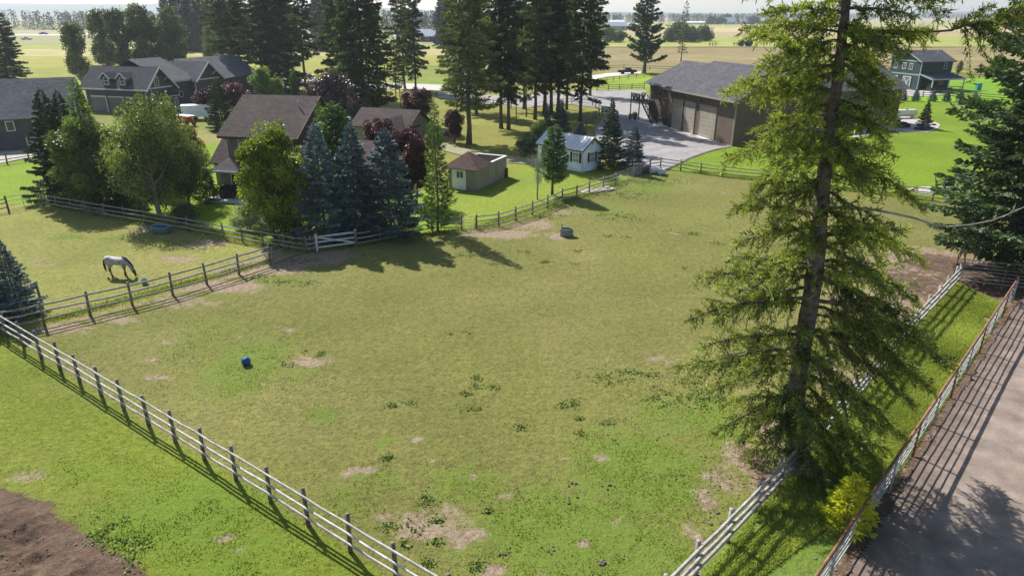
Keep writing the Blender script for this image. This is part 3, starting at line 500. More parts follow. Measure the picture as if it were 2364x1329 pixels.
# clods along the pipe fence and dung and clods in the paddock
clod = MAT('clods', (.10, .075, .055), 1, .4, 8, .5, 20, col2=(.19, .15, .12))
mb = MB()
def lump(mb, x, y, z, r, rr):
    bm = bmesh.new(); bmesh.ops.create_icosphere(bm, subdivisions=1, radius=1); vs = [(x + v.co.x * r * rr.uniform(.7, 1.3), y + v.co.y * r * rr.uniform(.7, 1.3), z + v.co.z * r * .45 * rr.uniform(.7, 1.2)) for v in bm.verts]
    mb.add(vs, [[v.index for v in f.verts] for f in bm.faces]); bm.free()
rr = random.Random(4)
for k in range(900):
    t = rr.uniform(0, 34); w_ = rr.gauss(.25, .22); q = F7A + F7D * t + Vector((w_, -w_)); lump(mb, q.x, q.y, hz(q.x, q.y) - .01, rr.uniform(.02, .05) * rr.choice((1, 1, 1, 2, 2.6)), rr)
for (a, b2, s_) in [(1418, 1018, .1), (1318, 1115, .12), (1323, 1155, .14), (1405, 1122, .14), (1570, 1102, .12), (1190, 1130, .06), (1172, 1278, .12), (1190, 1268, .1), (1262, 1268, .08), (1276, 1272, .08), (400, 822, .07), (1600, 850, .1), (1540, 1005, .08), (1515, 1010, .08), (1650, 1190, .12), (1640, 1210, .1), (1628, 1060, .1), (1395, 1300, .2)]:
    for k in range(5): c = G(a + rr.gauss(0, 7), b2 + rr.gauss(0, 4)); lump(mb, c.x, c.y, hz(c.x, c.y) + .02, rr.uniform(.3, 1) * s_ * .6, rr)
for k in range(700):
    c = G(rr.uniform(0, 330), rr.uniform(1150, 1330)); 
    if inpoly(np.array([c.x]), np.array([c.y]), MOUND)[0]: lump(mb, c.x, c.y, hz(c.x, c.y) - .01, rr.uniform(.015, .045), rr)
for k in range(110):
    c = G(rr.uniform(2050, 2230), rr.uniform(610, 720)); lump(mb, c.x, c.y, hz(c.x, c.y), rr.uniform(.02, .055), rr)
for k in range(120):
    c = G(rr.uniform(1600, 1780), rr.uniform(1030, 1220)); lump(mb, c.x, c.y, hz(c.x, c.y), rr.uniform(.02, .06), rr)
tag(mb.build('dirt_clods', clod, smooth=True), 'dark dirt clods and dung scattered on the bare ground', None, None, 'stuff')
# ------------------------------------------------------------ fences
def resample(pts, step):
    P = [Vector(p[:2]) for p in pts]; out_ = []
    for a, b2 in zip(P[:-1], P[1:]):
        k = max(1, round((b2 - a).length / step)); out_ += [a.lerp(b2, j / k) for j in range(k)]
    return out_ + [P[-1]]
def fence(label, pts, h, levels, rr_=.05, pr=.07, rail=WOODG, post=POSTG, step=2.44, side=.09, square=False, sag=.05, rs_=1, name='rail_fence', cat='fence', over=.08, group=None):
    R_ = random.Random(rs_); P = resample(pts, step); o = thing(name, label, cat, (P[0].x, P[0].y, 0), 0, group); O = Vector((P[0].x, P[0].y, 0))
    Q = []; zs = [hz(p.x, p.y) for p in P]; base = {}
    for i, p in enumerate(P):
        a = P[max(0, i - 1)]; b2 = P[min(len(P) - 1, i + 1)]; d = (b2 - a).normalized(); nn = Vector((-d.y, d.x)); lx, ly = R_.gauss(0, .028), R_.gauss(0, .028); hh_ = h + over + R_.uniform(-.04, .05)
        m_ = MB(); q = Vector((p.x, p.y, zs[i])) - O
        if square: m_.obox(q + Vector((0, 0, hh_ / 2 - .1)), Vector((d.x, d.y, 0)) * pr, Vector((nn.x, nn.y, 0)) * pr, Vector((lx, ly, 1)) * (hh_ / 2 + .1))
        else: m_.tube([q + Vector((0, 0, -.15)), q + Vector((lx * .5, ly * .5, hh_ * .5)), q + Vector((lx, ly, hh_))], [pr * 1.08, pr, pr * .93], 8)
        m_.build('post', post, o, not square); Q.append((q, nn))
    for lv in levels:
        m_ = MB(); prev = None
        for i in range(len(P) - 1):
            (q0, n0), (q1, n1) = Q[i], Q[i + 1]; s0 = Vector((n0.x, n0.y, 0)) * side; s1 = Vector((n1.x, n1.y, 0)) * side
            a = q0 + s0 + Vector((0, 0, lv + (prev if prev is not None else R_.gauss(0, .015)))); prev = R_.gauss(0, .018); b2 = q1 + s1 + Vector((0, 0, lv + prev))
            m_.tube([a, (a + b2) / 2 - Vector((0, 0, sag * R_.random())), b2], [rr_ * R_.uniform(.9, 1.1), rr_, rr_ * R_.uniform(.85, 1.05)], 7, False)
        m_.build('rail', rail, o, True)
    return o
def pl(*pts): return [G(a, b2) for a, b2 in pts]
F1P = [(-29.9, 35.1), (-27.02, 33.02), (-3.51, 16.01), (1.6, 12.3)]
fence('long round pole fence with bleached pale rails crossing the left foreground', F1P, 1.38, (.50, .90, 1.32), .040, .075, RAILW, POSTG, 2.07, -.13, rs_=2)
fence('three rail grey fence running behind the grazing horse paddock to the middle gate', [G(-60, 790), G(0, 772)] + pl((103, 752), (306, 704), (399, 681), (552, 634), (625, 610)), 1.38, (.45, .88, 1.30), .055, .075, WOODG, POSTG, 2.4, -.1, rs_=3)
fence('short fence section meeting the corner behind the small blue spruce', [G(-60, 735), G(0, 724), G(96, 702)], 1.2, (.4, .8, 1.15), .05, .07, WOODG, POSTG, 2.4, -.1, rs_=33)
fence('shaded three rail fence along the foot of the tree screen', pl((100, 474), (200, 492), (435, 534), (560, 558), (708, 583)), 1.15, (.32, .68, 1.06), .05, .07, WOODG, POSTG, 2.35, -.1, rs_=4)
fence('rail fence between the white wooden gate and the little wire gate', pl((824, 570), (931, 549), (998, 533), (1066, 531)), 1.15, (.32, .68, 1.06), .05, .07, WOODG, POSTG, 2.3, -.1, rs_=5)
fence('short rail piece between the corner post and the white wooden gate', pl((708, 583), (729, 580)), 1.1, (.32, .68, 1.06), .05, .07, WOODG, POSTG, 2.3, -.1, rs_=55)
fence('weathered three rail fence climbing past the small pine to the shed', pl((1100, 529), (1151, 522.7), (1191, 509.5), (1229, 496), (1264, 481), (1298, 466), (1331, 458), (1360, 445), (1392, 435), (1420.5, 425)), 1.15, (.32, .68, 1.06), .05, .075, WOODG, POSTG, 9, -.1, rs_=6)
fence('brown three rail fence dividing the paddock from the bright lawn', pl((1474, 403), (1500, 392), (1524, 388), (1571, 393), (1618, 400), (1667, 407), (1780, 418), (1895, 432), (2012, 446), (2079, 454), (2152, 463), (2260, 480), (2400, 502)), 1.2, (.34, .72, 1.08), .055, .08, WOODG, POSTG, 9, -.1, rs_=7)
fence('silvery wooden fence leading from the big larch to the corner gate', [(1.7, 12.2), (5.65, 16.25), (8.42, 19.1), (15, 26.1), (22.07, 34.0), (27.98, 40.26), (28.8, 41.1)], 1.22, (.4, .8, 1.18), .06, .08, WOODG, WOODG, 2.05, -.13, rs_=8)
# pipe fence with rusty top rail
def pipe_fence():
    O = Vector((F7A.x, F7A.y, 0)); o = thing('pipe_fence', 'tall steel pipe fence with a rusty brown top rail beside the dirt arena', 'fence', O); L = 36
    def pt(t, z, off=0): q = F7A + F7D * t + Vector((F7D.y, -F7D.x)) * off; return Vector((q.x, q.y, z)) - O
    m_ = MB(); m_.tube([pt(-.2, 1.66), pt(12, 1.63), pt(24, 1.66), pt(L, 1.64)], .055, 10); m_.build('top_rail', RUST, o, True)
    for z in (.42, .68, .94, 1.18, 1.42):
        m_ = MB(); m_.tube([pt(t, z + rr.gauss(0, .008), .06) for t in range(0, L + 1, 3)], .024, 8); m_.build('rail', PIPE, o, True)
    for k in range(0, L, 3):
        m_ = MB(); m_.tube([pt(k, -.2), pt(k, 1.64)], .045, 8); m_.build('post', RUST if k % 2 else PIPE, o, True)
        if k % 6 == 0:
            m_ = MB(); m_.tube([pt(k + 1.5, .4, .06), pt(k + 1.5, 1.44, .06)], .02, 6); m_.build('brace', PIPE, o, True)
pipe_fence()
def bar_gate(label, A_, B_, h, n_, mat, rad=.024, mid=1, name='metal_gate', posts=True):
    A_ = Vector((A_[0], A_[1], 0)); B_ = Vector((B_[0], B_[1], 0)); o = thing(name, label, 'gate', A_); d = B_ - A_
    f = MB(); f.tube([(0, 0, .1), (0, 0, h), d + Vector((0, 0, h)), d + Vector((0, 0, .1)), Vector((0, 0, .1))], rad * 1.3, 8, False); f.build('gate_frame', mat, o, True)
    for k in range(1, n_):
        m_ = MB(); z = .1 + (h - .1) * k / n_; m_.tube([(0, 0, z), d + Vector((0, 0, z))], rad, 6); m_.build('bar', mat, o, True)
    for k in range(mid):
        t = (k + 1) / (mid + 1); m_ = MB(); m_.tube([d * t + Vector((0, 0, .1)), d * t + Vector((0, 0, h))], rad, 6); m_.build('upright', mat, o, True)
    return o
bar_gate('six bar metal gate panel joining the wooden fence to the pipe fence', (28.7, 41.2), (29.95, 41.0) if 0 else (33.5, 39.4), 1.5, 6, PIPE, .024, 1)
g0_ = G(1071, 531); bar_gate('narrow steel gate beside the narrow larch', (g0_.x, g0_.y), tuple(G(1097, 529))[:2], 1.05, 4, PIPE, .018, 0)
bar_gate('silver pipe gate leading up to the white shed', tuple(G(1423, 424))[:2], tuple(G(1472, 405))[:2], 1.1, 5, PIPE, .018, 1)
bar_gate('dark pipe gate closing the dirt track by the corner post', tuple(G(632, 612))[:2], tuple(G(702, 584))[:2], 1.3, 3, WOODD, .03, 0)
bar_gate('thin pipe gate at the far left corner under the spruce', tuple(G(22, 486))[:2], tuple(G(92, 474))[:2], 1.2, 3, PIPE, .02, 1)
fence('dark rail fence stub at the left edge of the picture', pl((-60, 500), (20, 487)), 1.3, (.35, .75, 1.1), .05, .08, WOODD, WOODD, 3, -.1, rs_=9)
def wood_gate():
    A_ = G(733, 581); B_ = G(823, 569); o = thing('wooden_gate', 'white painted wooden gate with a diagonal brace in the spruce shade', 'gate', A_); d = B_ - A_; d.z = 0; u = d.normalized(); pale = MAT('gate_paint', (.50, .50, .50), .8, .2, 4, .2)
    for z in (.32, .72, 1.12):
        m_ = MB(); m_.beam(u * .1 + Vector((0, 0, z)), d - u * .1 + Vector((0, 0, z)), .03, .13); m_.build('board', pale, o)
    for q in (Vector((0, 0, 0)), d):
        m_ = MB(); m_.obox(q + Vector((0, 0, .66)), u * .07, Vector((-u.y, u.x, 0)) * .035, (0, 0, .68)); m_.build('stile', pale, o)
    m_ = MB(); off = Vector((u.y, -u.x, 0)) * .035; m_.beam(off + u * .1 + Vector((0, 0, 1.08)), off + d - u * .1 + Vector((0, 0, .36)), .03, .11); m_.build('brace', pale, o)
wood_gate()
DK = dict(rail=WOODD, post=WOODD)
fence('rail fence at the far edge of the driveway before the pines', pl((1378, 212), (1430, 208), (1487, 206)), 1.3, (.4, .8, 1.2), .06, .09, **DK, step=4, rs_=10)
fence('rail fence slanting up to the road behind the garage house', pl((1385, 193), (1430, 186), (1487, 178)), 1.2, (.6, 1.1), .05, .08, **DK, step=4, rs_=11)
fence('low fence rails beside the asphalt under the tall firs', pl((1300, 242), (1320, 240), (1368, 245), (1390, 262), (1362, 285), (1345, 298)), 1.1, (.5, 1.0), .05, .08, **DK, step=3.2, rs_=12)
fence('fence behind the little row of blue shrubs by the green barn', pl((2080, 222), (2130, 224), (2190, 227), (2260, 232), (2340, 238)), 1.4, (.5, .9, 1.3), .07, .1, **DK, step=5, rs_=13)
fence('far boundary fence behind the green barn lawn', pl((2195, 180), (2260, 181), (2330, 184), (2420, 188)), 1.5, (.5, .9, 1.3), .09, .12, **DK, step=7, rs_=14)
fence('two rail fence in front of the long grey barn', pl((-40, 385), (17, 379), (68, 371), (120, 364)), 1.3, (.55, 1.15), .05, .08, **DK, step=9, rs_=15)
fence('rail fence in the grass behind the firs and plum tree', pl((980, 222), (1040, 226), (1100, 240), (1180, 250)), 1.1, (.5, 1.0), .05, .08, **DK, step=4, rs_=16)
fence('low dark fence far behind the pine by the parked car', pl((1385, 161), (1440, 160), (1500, 162), (1560, 164)), 1.3, (.6, 1.2), .08, .1, **DK, step=8, rs_=17)
# ------------------------------------------------------------ buildings
SH_G = SHINGLE('grey_shingle', (.086, .085, .098)); SH_B = SHINGLE('brown_shingle', (.085, .064, .062)); SH_L = SHINGLE('barn_shingle', (.112, .114, .128)); SH_H = SHINGLE('hip_shingle', (.115, .075, .062))
SD_BR = SIDING('brown_siding', (.155, .112, .084), .24); SD_TAN = SIDING('tan_siding', (.25, .22, .185), .2); SD_GR = SIDING('grey_siding', (.088, .090, .100), .2, dark=.75); SD_GN = SIDING('green_siding', (.028, .056, .058), .25, dark=.75)
SD_DK = SIDING('dark_board', (.075, .045, .035), .3, True); SD_W = SIDING('white_siding', (.80, .84, .92), .2, True, .85); SD_RED = SIDING('red_siding', (.30, .06, .04), .3)
TEALT = MAT('pale_teal_trim', (.26, .34, .37), .6, .08, 3, .05)
MROOF = None
def window(par, c, yaw, w, h, frame=TRIMW, pane=GLASS, fw=.1, mull='v', name='window', d=.06, cover=None):
    """c local centre on the wall face, yaw = direction of the outward normal in local axes"""
    nn = Vector((cos(yaw), sin(yaw), 0)); u = Vector((-sin(yaw), cos(yaw), 0)); c = Vector(c); z = Vector((0, 0, 1)); m_ = MB(); o_ = c + nn * d / 2
    for s in (-1, 1):
        m_.obox(o_ + u * s * (w / 2 + fw / 2), u * fw / 2, nn * d / 2, z * (h / 2 + fw)); m_.obox(o_ + z * s * (h / 2 + fw / 2), u * w / 2, nn * d / 2, z * fw / 2)
    if 'v' in mull: m_.obox(o_, u * fw * .3, nn * d * .42, z * h / 2)
    if 'h' in mull: m_.obox(o_, u * w / 2, nn * d * .40, z * fw * .3)
    if 'g' in mull:
        for k in (-1, 0, 1): m_.obox(o_ + u * k * w / 4, u * .02, nn * d * .38, z * h / 2)
        for k in (-1, 1): m_.obox(o_ + z * k * h / 6, u * w / 2, nn * d * .36, z * .02)
    f = m_.build(name, frame, par); p_ = MB(); p_.obox(c + nn * .012, u * w / 2, nn * .01, z * h / 2); p_.build('pane', pane, f); return f
def gable(mb, x0, x1, y0, y1, ze, zr, axis, ov=.5, th=.16, ov2=None):
    """two roof slopes; axis 'x': ridge along x"""
    ov2 = ov if ov2 is None else ov2
    if axis == 'x':
        ym = (y0 + y1) / 2; s = (zr - ze) / (ym - y0); dz = ov * s
        mb.slab([(x0 - ov2, y0 - ov, ze - dz), (x1 + ov2, y0 - ov, ze - dz), (x1 + ov2, ym, zr), (x0 - ov2, ym, zr)], th)
        mb.slab([(x1 + ov2, y1 + ov, ze - dz), (x0 - ov2, y1 + ov, ze - dz), (x0 - ov2, ym, zr), (x1 + ov2, ym, zr)], th)
    else:
        xm = (x0 + x1) / 2; s = (zr - ze) / (xm - x0); dz = ov * s
        mb.slab([(x0 - ov, y1 + ov2, ze - dz), (x0 - ov, y0 - ov2, ze - dz), (xm, y0 - ov2, zr), (xm, y1 + ov2, zr)], th)
        mb.slab([(x1 + ov, y0 - ov2, ze - dz), (x1 + ov, y1 + ov2, ze - dz), (xm, y1 + ov2, zr), (xm, y0 - ov2, zr)], th)
def gwall(mb, x0, x1, y0, y1, ze, zr, axis):
    """closed body: box up to the eave with gable ends, kept under the roof"""
    e = .17; 
    if axis == 'x':
        ym = (y0 + y1) / 2; P = [(y0, 0), (y1, 0), (y1, ze - e), (ym, zr - e), (y0, ze - e)]; v = [(x0, a, c) for a, c in P] + [(x1, a, c) for a, c in P]
    else:
        xm = (x0 + x1) / 2; P = [(x0, 0), (x1, 0), (x1, ze - e), (xm, zr - e), (x0, ze - e)]; v = [(a, y0, c) for a, c in P] + [(a, y1, c) for a, c in P]
    mb.add(v, [(0, 1, 2, 3, 4), (9, 8, 7, 6, 5)] + [(i, i + 5, (i + 1) % 5 + 5, (i + 1) % 5) for i in range(5)])
def rake(mb, a, b_, w=.06, h=.22):
    mb.beam(a, b_, w, h)
# --- brown garage house
gh = thing('garage_house', 'large brown lap sided house with three garage doors and grey roof', 'house', (28.7, 89.8, 0), radians(16.8))
m_ = MB(); gwall(m_, 0, 15, 0, 17.4, 6.1, 9.45, 'y'); m_.build('garage_wing', SD_BR, gh, uv=True)
m_ = MB(); m_.box(1.3, 14, 17.41, 26, 0, 6.0); m_.build('side_wing', SD_BR, gh, uv=True)
m_ = MB(); gwall(m_, 15.01, 35, 8.65, 21, 6.0, 8.9, 'x'); m_.build('main_wing', SD_BR, gh, uv=True)
m_ = MB(); gable(m_, 0, 15, 0, 17.4, 6.1, 9.45, 'y', .75, .18, .6); rf = m_.build('roof', SH_G, gh, uv=True)
m_ = MB(); s_ = (9.45 - 6.1) / 7.5
m_.slab([(.55, 26.7, 6.1 - .75 * s_ + .02), (.55, 18.02, 6.1 - .75 * s_ + .02), (7.6, 18.02, 9.0), (7.6, 26.7, 9.0)], .18); m_.slab([(14.7, 18.02, 5.6), (14.7, 26.7, 5.6), (7.62, 26.7, 9.0), (7.62, 18.02, 9.0)], .18); m_.build('roof', SH_G, gh, uv=True)
m_ = MB(); m_.add([(1.3, 25.9, 6.0), (14, 25.9, 6.0), (7.6, 25.9, 8.8)], [(0, 1, 2)]); m_.add([(1.3, 26, 6.0), (14, 26, 6.0), (7.6, 26, 8.8)], [(0, 1, 2)]); m_.build('gable_panel', SD_BR, gh, uv=True)
m_ = MB(); gable(m_, 13, 35, 8.65, 21, 6.0, 8.9, 'x', .75, .18, .7); m_.build('roof', SH_G, gh, uv=True)
m_ = MB(); m_.beam((-.77, -.6, 5.66), (-.77, 18, 5.66), .05, .2); m_.beam((.5, 18.0, 5.70), (.5, 26.7, 5.70), .05, .2); m_.beam((-.75, -.62, 5.68), (7.5, -.62, 9.36), .05, .22); m_.beam((15.75, -.62, 5.68), (7.5, -.62, 9.36), .05, .22); m_.beam((15, 7.88, 5.56), (35.7, 7.88, 5.56), .05, .2); m_.build('fascia', TRIMT, gh)
m_ = MB(); m_.box(-.03, .16, -.03, .14, 0, 6); m_.build('corner_board', TRIMT, gh)
GDOOR = SIDING('garage_door', (.37, .325, .255), .53, dark=.7)
for (y0, w_, h_) in ((13.2, 2.5, 4.3), (9.7, 2.5, 4.3), (4.3, 4.0, 4.3)):
    m_ = MB(); m_.box(-.05, .02, y0, y0 + w_, .02, h_); d_ = m_.build('garage_door', GDOOR, gh, uv=True)
    m_ = MB(); m_.box(-.09, .03, y0 - .16, y0 - .002, 0, h_ + .16); m_.box(-.09, .03, y0 + w_ + .002, y0 + w_ + .16, 0, h_ + .16); m_.box(-.09, .03, y0, y0 + w_, h_ + .002, h_ + .16); m_.build('frame', TRIMT, d_)
    m_ = MB(); m_.box(-.5, -.1, y0, y0 + w_, .076, .12); m_.build('threshold', CONC, d_)
m_ = MB(); m_.box(-.05, .02, 16.15, 17.0, .1, 2.15); d_ = m_.build('door', MAT('brown_door', (.10, .06, .04), .5, .2), gh); m_ = MB(); m_.box(-.09, -.05, 16.22, 16.3, 1.0, 1.1); m_.build('handle', STEEL, d_)
for y in (8.2, 13.0): m_ = MB(); m_.box(-.16, -.002, y - .1, y + .1, 4.75, 4.95); m_.build('lamp', BLACK, gh)
for y, w_, h_, z_ in ((25.0, .8, 2.2, 4.2), (22.4, .8, 2.2, 4.1), (20.7, 1.0, 1.4, 4.6), (19.1, 1.0, 1.4, 4.6)):
    window(gh, (1.3, y, z_), pi, w_, h_, TRIMT, mull='v' if h_ < 2 else 'h')
window(gh, (31.2, 8.65, 4.7), -pi / 2, 1.3, 1.6, TRIMT); window(gh, (24.2, 8.65, 4.7), -pi / 2, 1.8, 1.5, TRIMT); window(gh, (19.2, 8.65, 4.7), -pi / 2, 1.8, 1.5, TRIMT)
m_ = MB(); m_.box(-1.9, 1.28, 17.5, 26.5, .076, .13); m_.build('concrete_walk', CONC, gh)
# stair and landing at the wing's end
st = MB(); st.box(-1.4, 1.25, 24.2, 27.4, 3.0, 3.15)
for y in (24.3, 27.3): st.beam((-1.3, y, 0), (-1.3, y, 4.2), .14, .14)
st.beam((-1.3, 24.3, 4.1), (-1.3, 27.3, 4.1), .08, .08); st.beam((-1.3, 24.3, 3.6), (-1.3, 27.3, 3.6), .05, .05)
st.build('deck', WOODD, gh)
st = MB()
for k in range(14): st.obox((-.55, 24.0 - k * .27, 2.95 - k * .205), (.5, 0, 0), (0, .15, 0), (0, 0, .025))
for x in (-1.08, -.02): st.beam((x, 24.2, 3.1), (x, 20.2, .15), .06, .28); st.beam((x, 24.2, 4.1), (x, 20.2, 1.1), .06, .08); [st.beam((x, 24.2 - k * .8, 3.1 - k * .59), (x, 24.2 - k * .8, 4.1 - k * .6), .05, .05) for k in range(6)]
st.build('stair', MAT('dark_stair', (.035, .028, .025), .8), gh)
# --- tan house
th_ = thing('tan_house', 'two storey tan house with a steep brown shingle roof', 'house', (-26.5, 64.4, 0), radians(-12))
m_ = MB(); gwall(m_, 0, 6.6, 0, 9.4, 5.9, 8.75, 'x'); m_.build('wall', SD_TAN, th_, uv=True)
m_ = MB(); m_.add([(6.615, .02, 0), (6.615, 9.38, 0), (6.615, 9.38, 5.7), (6.615, 4.7, 8.5), (6.615, .02, 5.7)], [(0, 1, 2, 3, 4)]); m_.build('gable_boards', SD_DK, th_, uv=True)
m_ = MB(); gable(m_, 0, 6.6, 0, 9.4, 5.9, 8.75, 'x', .55, .18, .75); rf = m_.build('roof', SH_B, th_, uv=True)
v = MB(); v.tube([(5.8, 3.2, 7.5), (5.8, 3.2, 8.5)], .06, 8); v.build('vent_pipe', STEEL, rf, True)
m_ = MB(); m_.beam((-.75, -.58, 5.45), (7.35, -.58, 5.45), .05, .2); m_.beam((7.37, -.55, 5.46), (7.37, 4.7, 8.66), .05, .22); m_.beam((-.77, -.55, 5.46), (-.77, 4.7, 8.66), .05, .22); m_.build('fascia', MAT('dark_fascia', (.05, .035, .03), .7), th_)
m_ = MB(); m_.tube([(-.03, -.55, 5.4), (-.03, -.1, 5.1), (-.03, -.08, 2.9)], .05, 6); m_.build('downpipe', BLACK, th_, True)
window(th_, (1.75, 0, 4.55), -pi / 2, 1.35, 1.3)
m_ = MB(); m_.slab([(-1.1, -2.0, 2.62), (5.2, -2.0, 2.62), (5.2, -.01, 3.5), (-.3, -.01, 3.5)], .12); m_.build('porch_roof', SHINGLE('dark_porch_shingle', (.075, .07, .075)), th_, uv=True)
m_ = MB(); m_.slab([(-1.1, -2.0, 2.63), (-.3, -.01, 3.51), (-.3, 2.6, 3.51), (-1.1, 3.2, 2.63)], .12); m_.build('porch_roof', SH_B, th_, uv=True)
m_ = MB(); m_.beam((-1.1, -2.04, 2.55), (5.2, -2.04, 2.55), .05, .16); m_.build('fascia', TRIMW, th_)
m_ = MB(); m_.box(-.55, 5.0, -1.3, -.01, 0, 2.36); m_.build('bay', SD_TAN, th_, uv=True)
window(th_, (1.6, -1.3, 1.15), -pi / 2, 1.9, 2.05, TRIMW, name='sliding_door')
m_ = MB(); m_.box(-1.6, 5.0, -3.4, -1.31, 0, .12); m_.build('patio', CONC, th_)
m_ = MB(); gwall(m_, -4.2, -.01, 3.2, 10.4, 2.6, 5.2, 'x'); m_.build('side_wing', SD_TAN, th_, uv=True)
m_ = MB(); gable(m_, -4.2, -.25, 3.2, 10.4, 2.6, 5.2, 'x', .5, .16, .25); r2_ = m_.build('roof', SH_B, th_, uv=True)
v = MB(); v.tube([(-1.5, 6.4, 4.7), (-1.5, 6.4, 6.3)], .16, 10); v.tube([(-1.5, 6.4, 6.2), (-1.5, 6.4, 6.5)], .22, 10); v.lathe([(.4, 0), (.2, .25)], 10) if 0 else None; v.build('stove_pipe', BLACK, r2_, True)
m_ = MB(); m_.box(6.63, 12.5, 3, 10, 0, 2.7); m_.build('rear_wing', SD_TAN, th_, uv=True)
m_ = MB(); gable(m_, 7.9, 12.8, 3, 10, 2.7, 4.4, 'x', .5, .16, .3); m_.build('roof', SH_B, th_, uv=True)
# --- low brown outbuilding behind the blue spruces
ob = thing('brown_bungalow', 'low brown roofed bungalow half hidden behind the blue spruces and plum trees', 'house', tuple(G(943, 338)), radians(-20))
m_ = MB(); gwall(m_, -8, 0, 0, 6, 2.6, 4.3, 'x'); m_.build('wall', SD_TAN, ob, uv=True)
m_ = MB(); gable(m_, -8, 0, 0, 6, 2.6, 4.3, 'x', .5, .16); m_.build('roof', SH_B, ob, uv=True)
m_ = MB(); m_.box(-3.4, -.2, -2.2, -.01, 0, 2.5); m_.build('porch', SD_TAN, ob, uv=True)
m_ = MB(); gable(m_, -3.4, -.2, -2.2, 3, 2.5, 3.7, 'y', .4, .14); m_.build('roof', SH_B, ob, uv=True)
window(ob, (-.9, -2.2, 1.6), -pi / 2, .7, 1.2, TRIMW); window(ob, (-6, 0, 1.5), -pi / 2, 1.2, 1.1, TRIMW)
# --- hip roofed block building with walled yard
hb = thing('pump_house', 'small tan building with a brown pyramid roof and attached walled yard', 'outbuilding', (-3.5, 65.36, 0), radians(66))
BLK = SIDING('tan_block', (.31, .26, .205), .3, dark=.7)
m_ = MB(); m_.box(0, 2.6, 0, 3.0, 0, 2.2); m_.build('wall', BLK, hb, uv=True)
m_ = MB(); q = [(-.45, -.45, 2.15), (3.3, -.45, 2.15), (3.3, 3.45, 2.15), (-.45, 3.45, 2.15)]; ap = (1.4, 1.5, 3.55); m_.add(q + [ap], [(0, 1, 4), (1, 2, 4), (2, 3, 4), (3, 0, 4), (3, 2, 1, 0)]); m_.build('roof', SH_H, hb, uv=True)
m_ = MB(); m_.box(2.61, 7.2, 0, .16, 0, 2.15); m_.box(7.04, 7.2, .161, 3.4, 0, 2.15); m_.box(2.61, 7.03, 3.24, 3.4, 0, 2.15); m_.build('yard_wall', BLK, hb, uv=True)
m_ = MB(); m_.box(2.61, 7.26, -.05, .2, 2.152, 2.22); m_.box(6.98, 7.26, .201, 3.45, 2.152, 2.22); m_.build('coping', TRIMW, hb)
m_ = MB(); m_.box(2.75, 2.95, -.06, -.002, 0, 2.15); m_.box(4.8, 4.95, -.06, -.002, 0, 2.15); m_.build('pilaster', TRIMT, hb)
m_ = MB(); m_.box(-.05, -.002, 1.1, 2.6, .02, 2.0); d_ = m_.build('door', WHITE, hb)
window(hb, (-.05, 1.7, 1.5), pi, .7, .6, WHITE, name='door_window')
# --- white shed
ws = thing('white_shed', 'white painted garden shed with a ribbed white metal roof and black shutters', 'shed', (7.65, 73.95, 0), radians(45)); SW, SL = 3.3, 6.6
m_ = MB(); gwall(m_, 0, SW, 0, SL, 2.5, 3.6, 'y'); m_.build('wall', SD_W, ws, uv=True)
mr_ = MAT('metal_roof', (.50, .51, .54), .6, .04, 1, 0)
m_ = MB(); gable(m_, 0, SW, 0, SL, 2.5, 3.6, 'y', .25, .05, .22)
s_ = 1.1 / (SW / 2)
for k in range(16):
    y = -.2 + k * (SL + .4) / 15
    for sgn in (-1, 1): m_.beam((SW / 2 + sgn * (SW / 2 + .24), y, 2.5 - .24 * s_ + .015), (SW / 2 + sgn * .03, y, 3.6 + .01), .035, .05)
m_.build('roof', mr_, ws)
m_ = MB(); m_.beam((-.24, -.24, 2.27), (SW / 2, -.24, 3.50), .03, .12); m_.beam((SW + .24, -.24, 2.27), (SW / 2, -.24, 3.50), .03, .12); m_.beam((-.27, -.2, 2.28), (-.27, SL + .2, 2.28), .03, .1); m_.build('trim', BLACK, ws)
def shut(c, yaw, w, h):
    u = Vector((-sin(yaw), cos(yaw), 0)); nn = Vector((cos(yaw), sin(yaw), 0))
    for s in (-1, 1): m_ = MB(); m_.obox(Vector(c) + u * s * (w / 2 + .26) + nn * .025, u * .14, nn * .02, (0, 0, h / 2 + .06)); m_.build('shutter', BLACK, ws)
for c, yw in (((0, .95, 1.5), pi), ((0, 5.2, 1.5), pi), ((SW / 2, 0, 1.45), -pi / 2)):
    window(ws, c, yw, .75, .95, WHITE, mull='gh', fw=.08); shut(c, yw, .75, .95)
m_ = MB(); m_.obox((SW / 2, -.02, 3.0), (.14, 0, 0), (0, .02, 0), (0, 0, .17)); m_.build('gable_vent', MAT('vent_grey', (.3, .3, .32), .6), ws)
m_ = MB(); m_.box(-.05, .06, -.03, .08, 0, 2.4); m_.build('corner_board', MAT('light_grey_trim', (.5, .52, .55), .6), ws)
# --- long grey barn
gb = thing('long_barn', 'long dark grey barn with a broad shingle roof and small white windows', 'barn', (-57.0, 90.2, 0), radians(23.4))
m_ = MB(); gwall(m_, -30, 0, 0, 12, 4.2, 8.2, 'x'); m_.build('wall', SD_GR, gb, uv=True)
m_ = MB(); gable(m_, -30, 0, 0, 12, 4.2, 8.2, 'x', .5, .2, .6); m_.build('roof', SH_L, gb, uv=True)
m_ = MB(); m_.beam((-30.6, -.53, 3.84), (.6, -.53, 3.84), .05, .2); m_.beam((.62, -.5, 3.86), (.62, 6, 8.1), .05, .22); m_.build('fascia', MAT('grey_fascia', (.2, .2, .2), .7), gb)
for x in (-6.8, -3.9, -12, -17): window(gb, (x, 0, 2.95), -pi / 2, .75, 1.05, TRIMW, mull='')
window(gb, (-4.9, 0, .95), -pi / 2, 1.0, .8, TRIMW)
m_ = MB(); m_.box(-9.6, -8.7, -.05, -.002, 0, 1.3); m_.build('hatch', BLACK, gb)
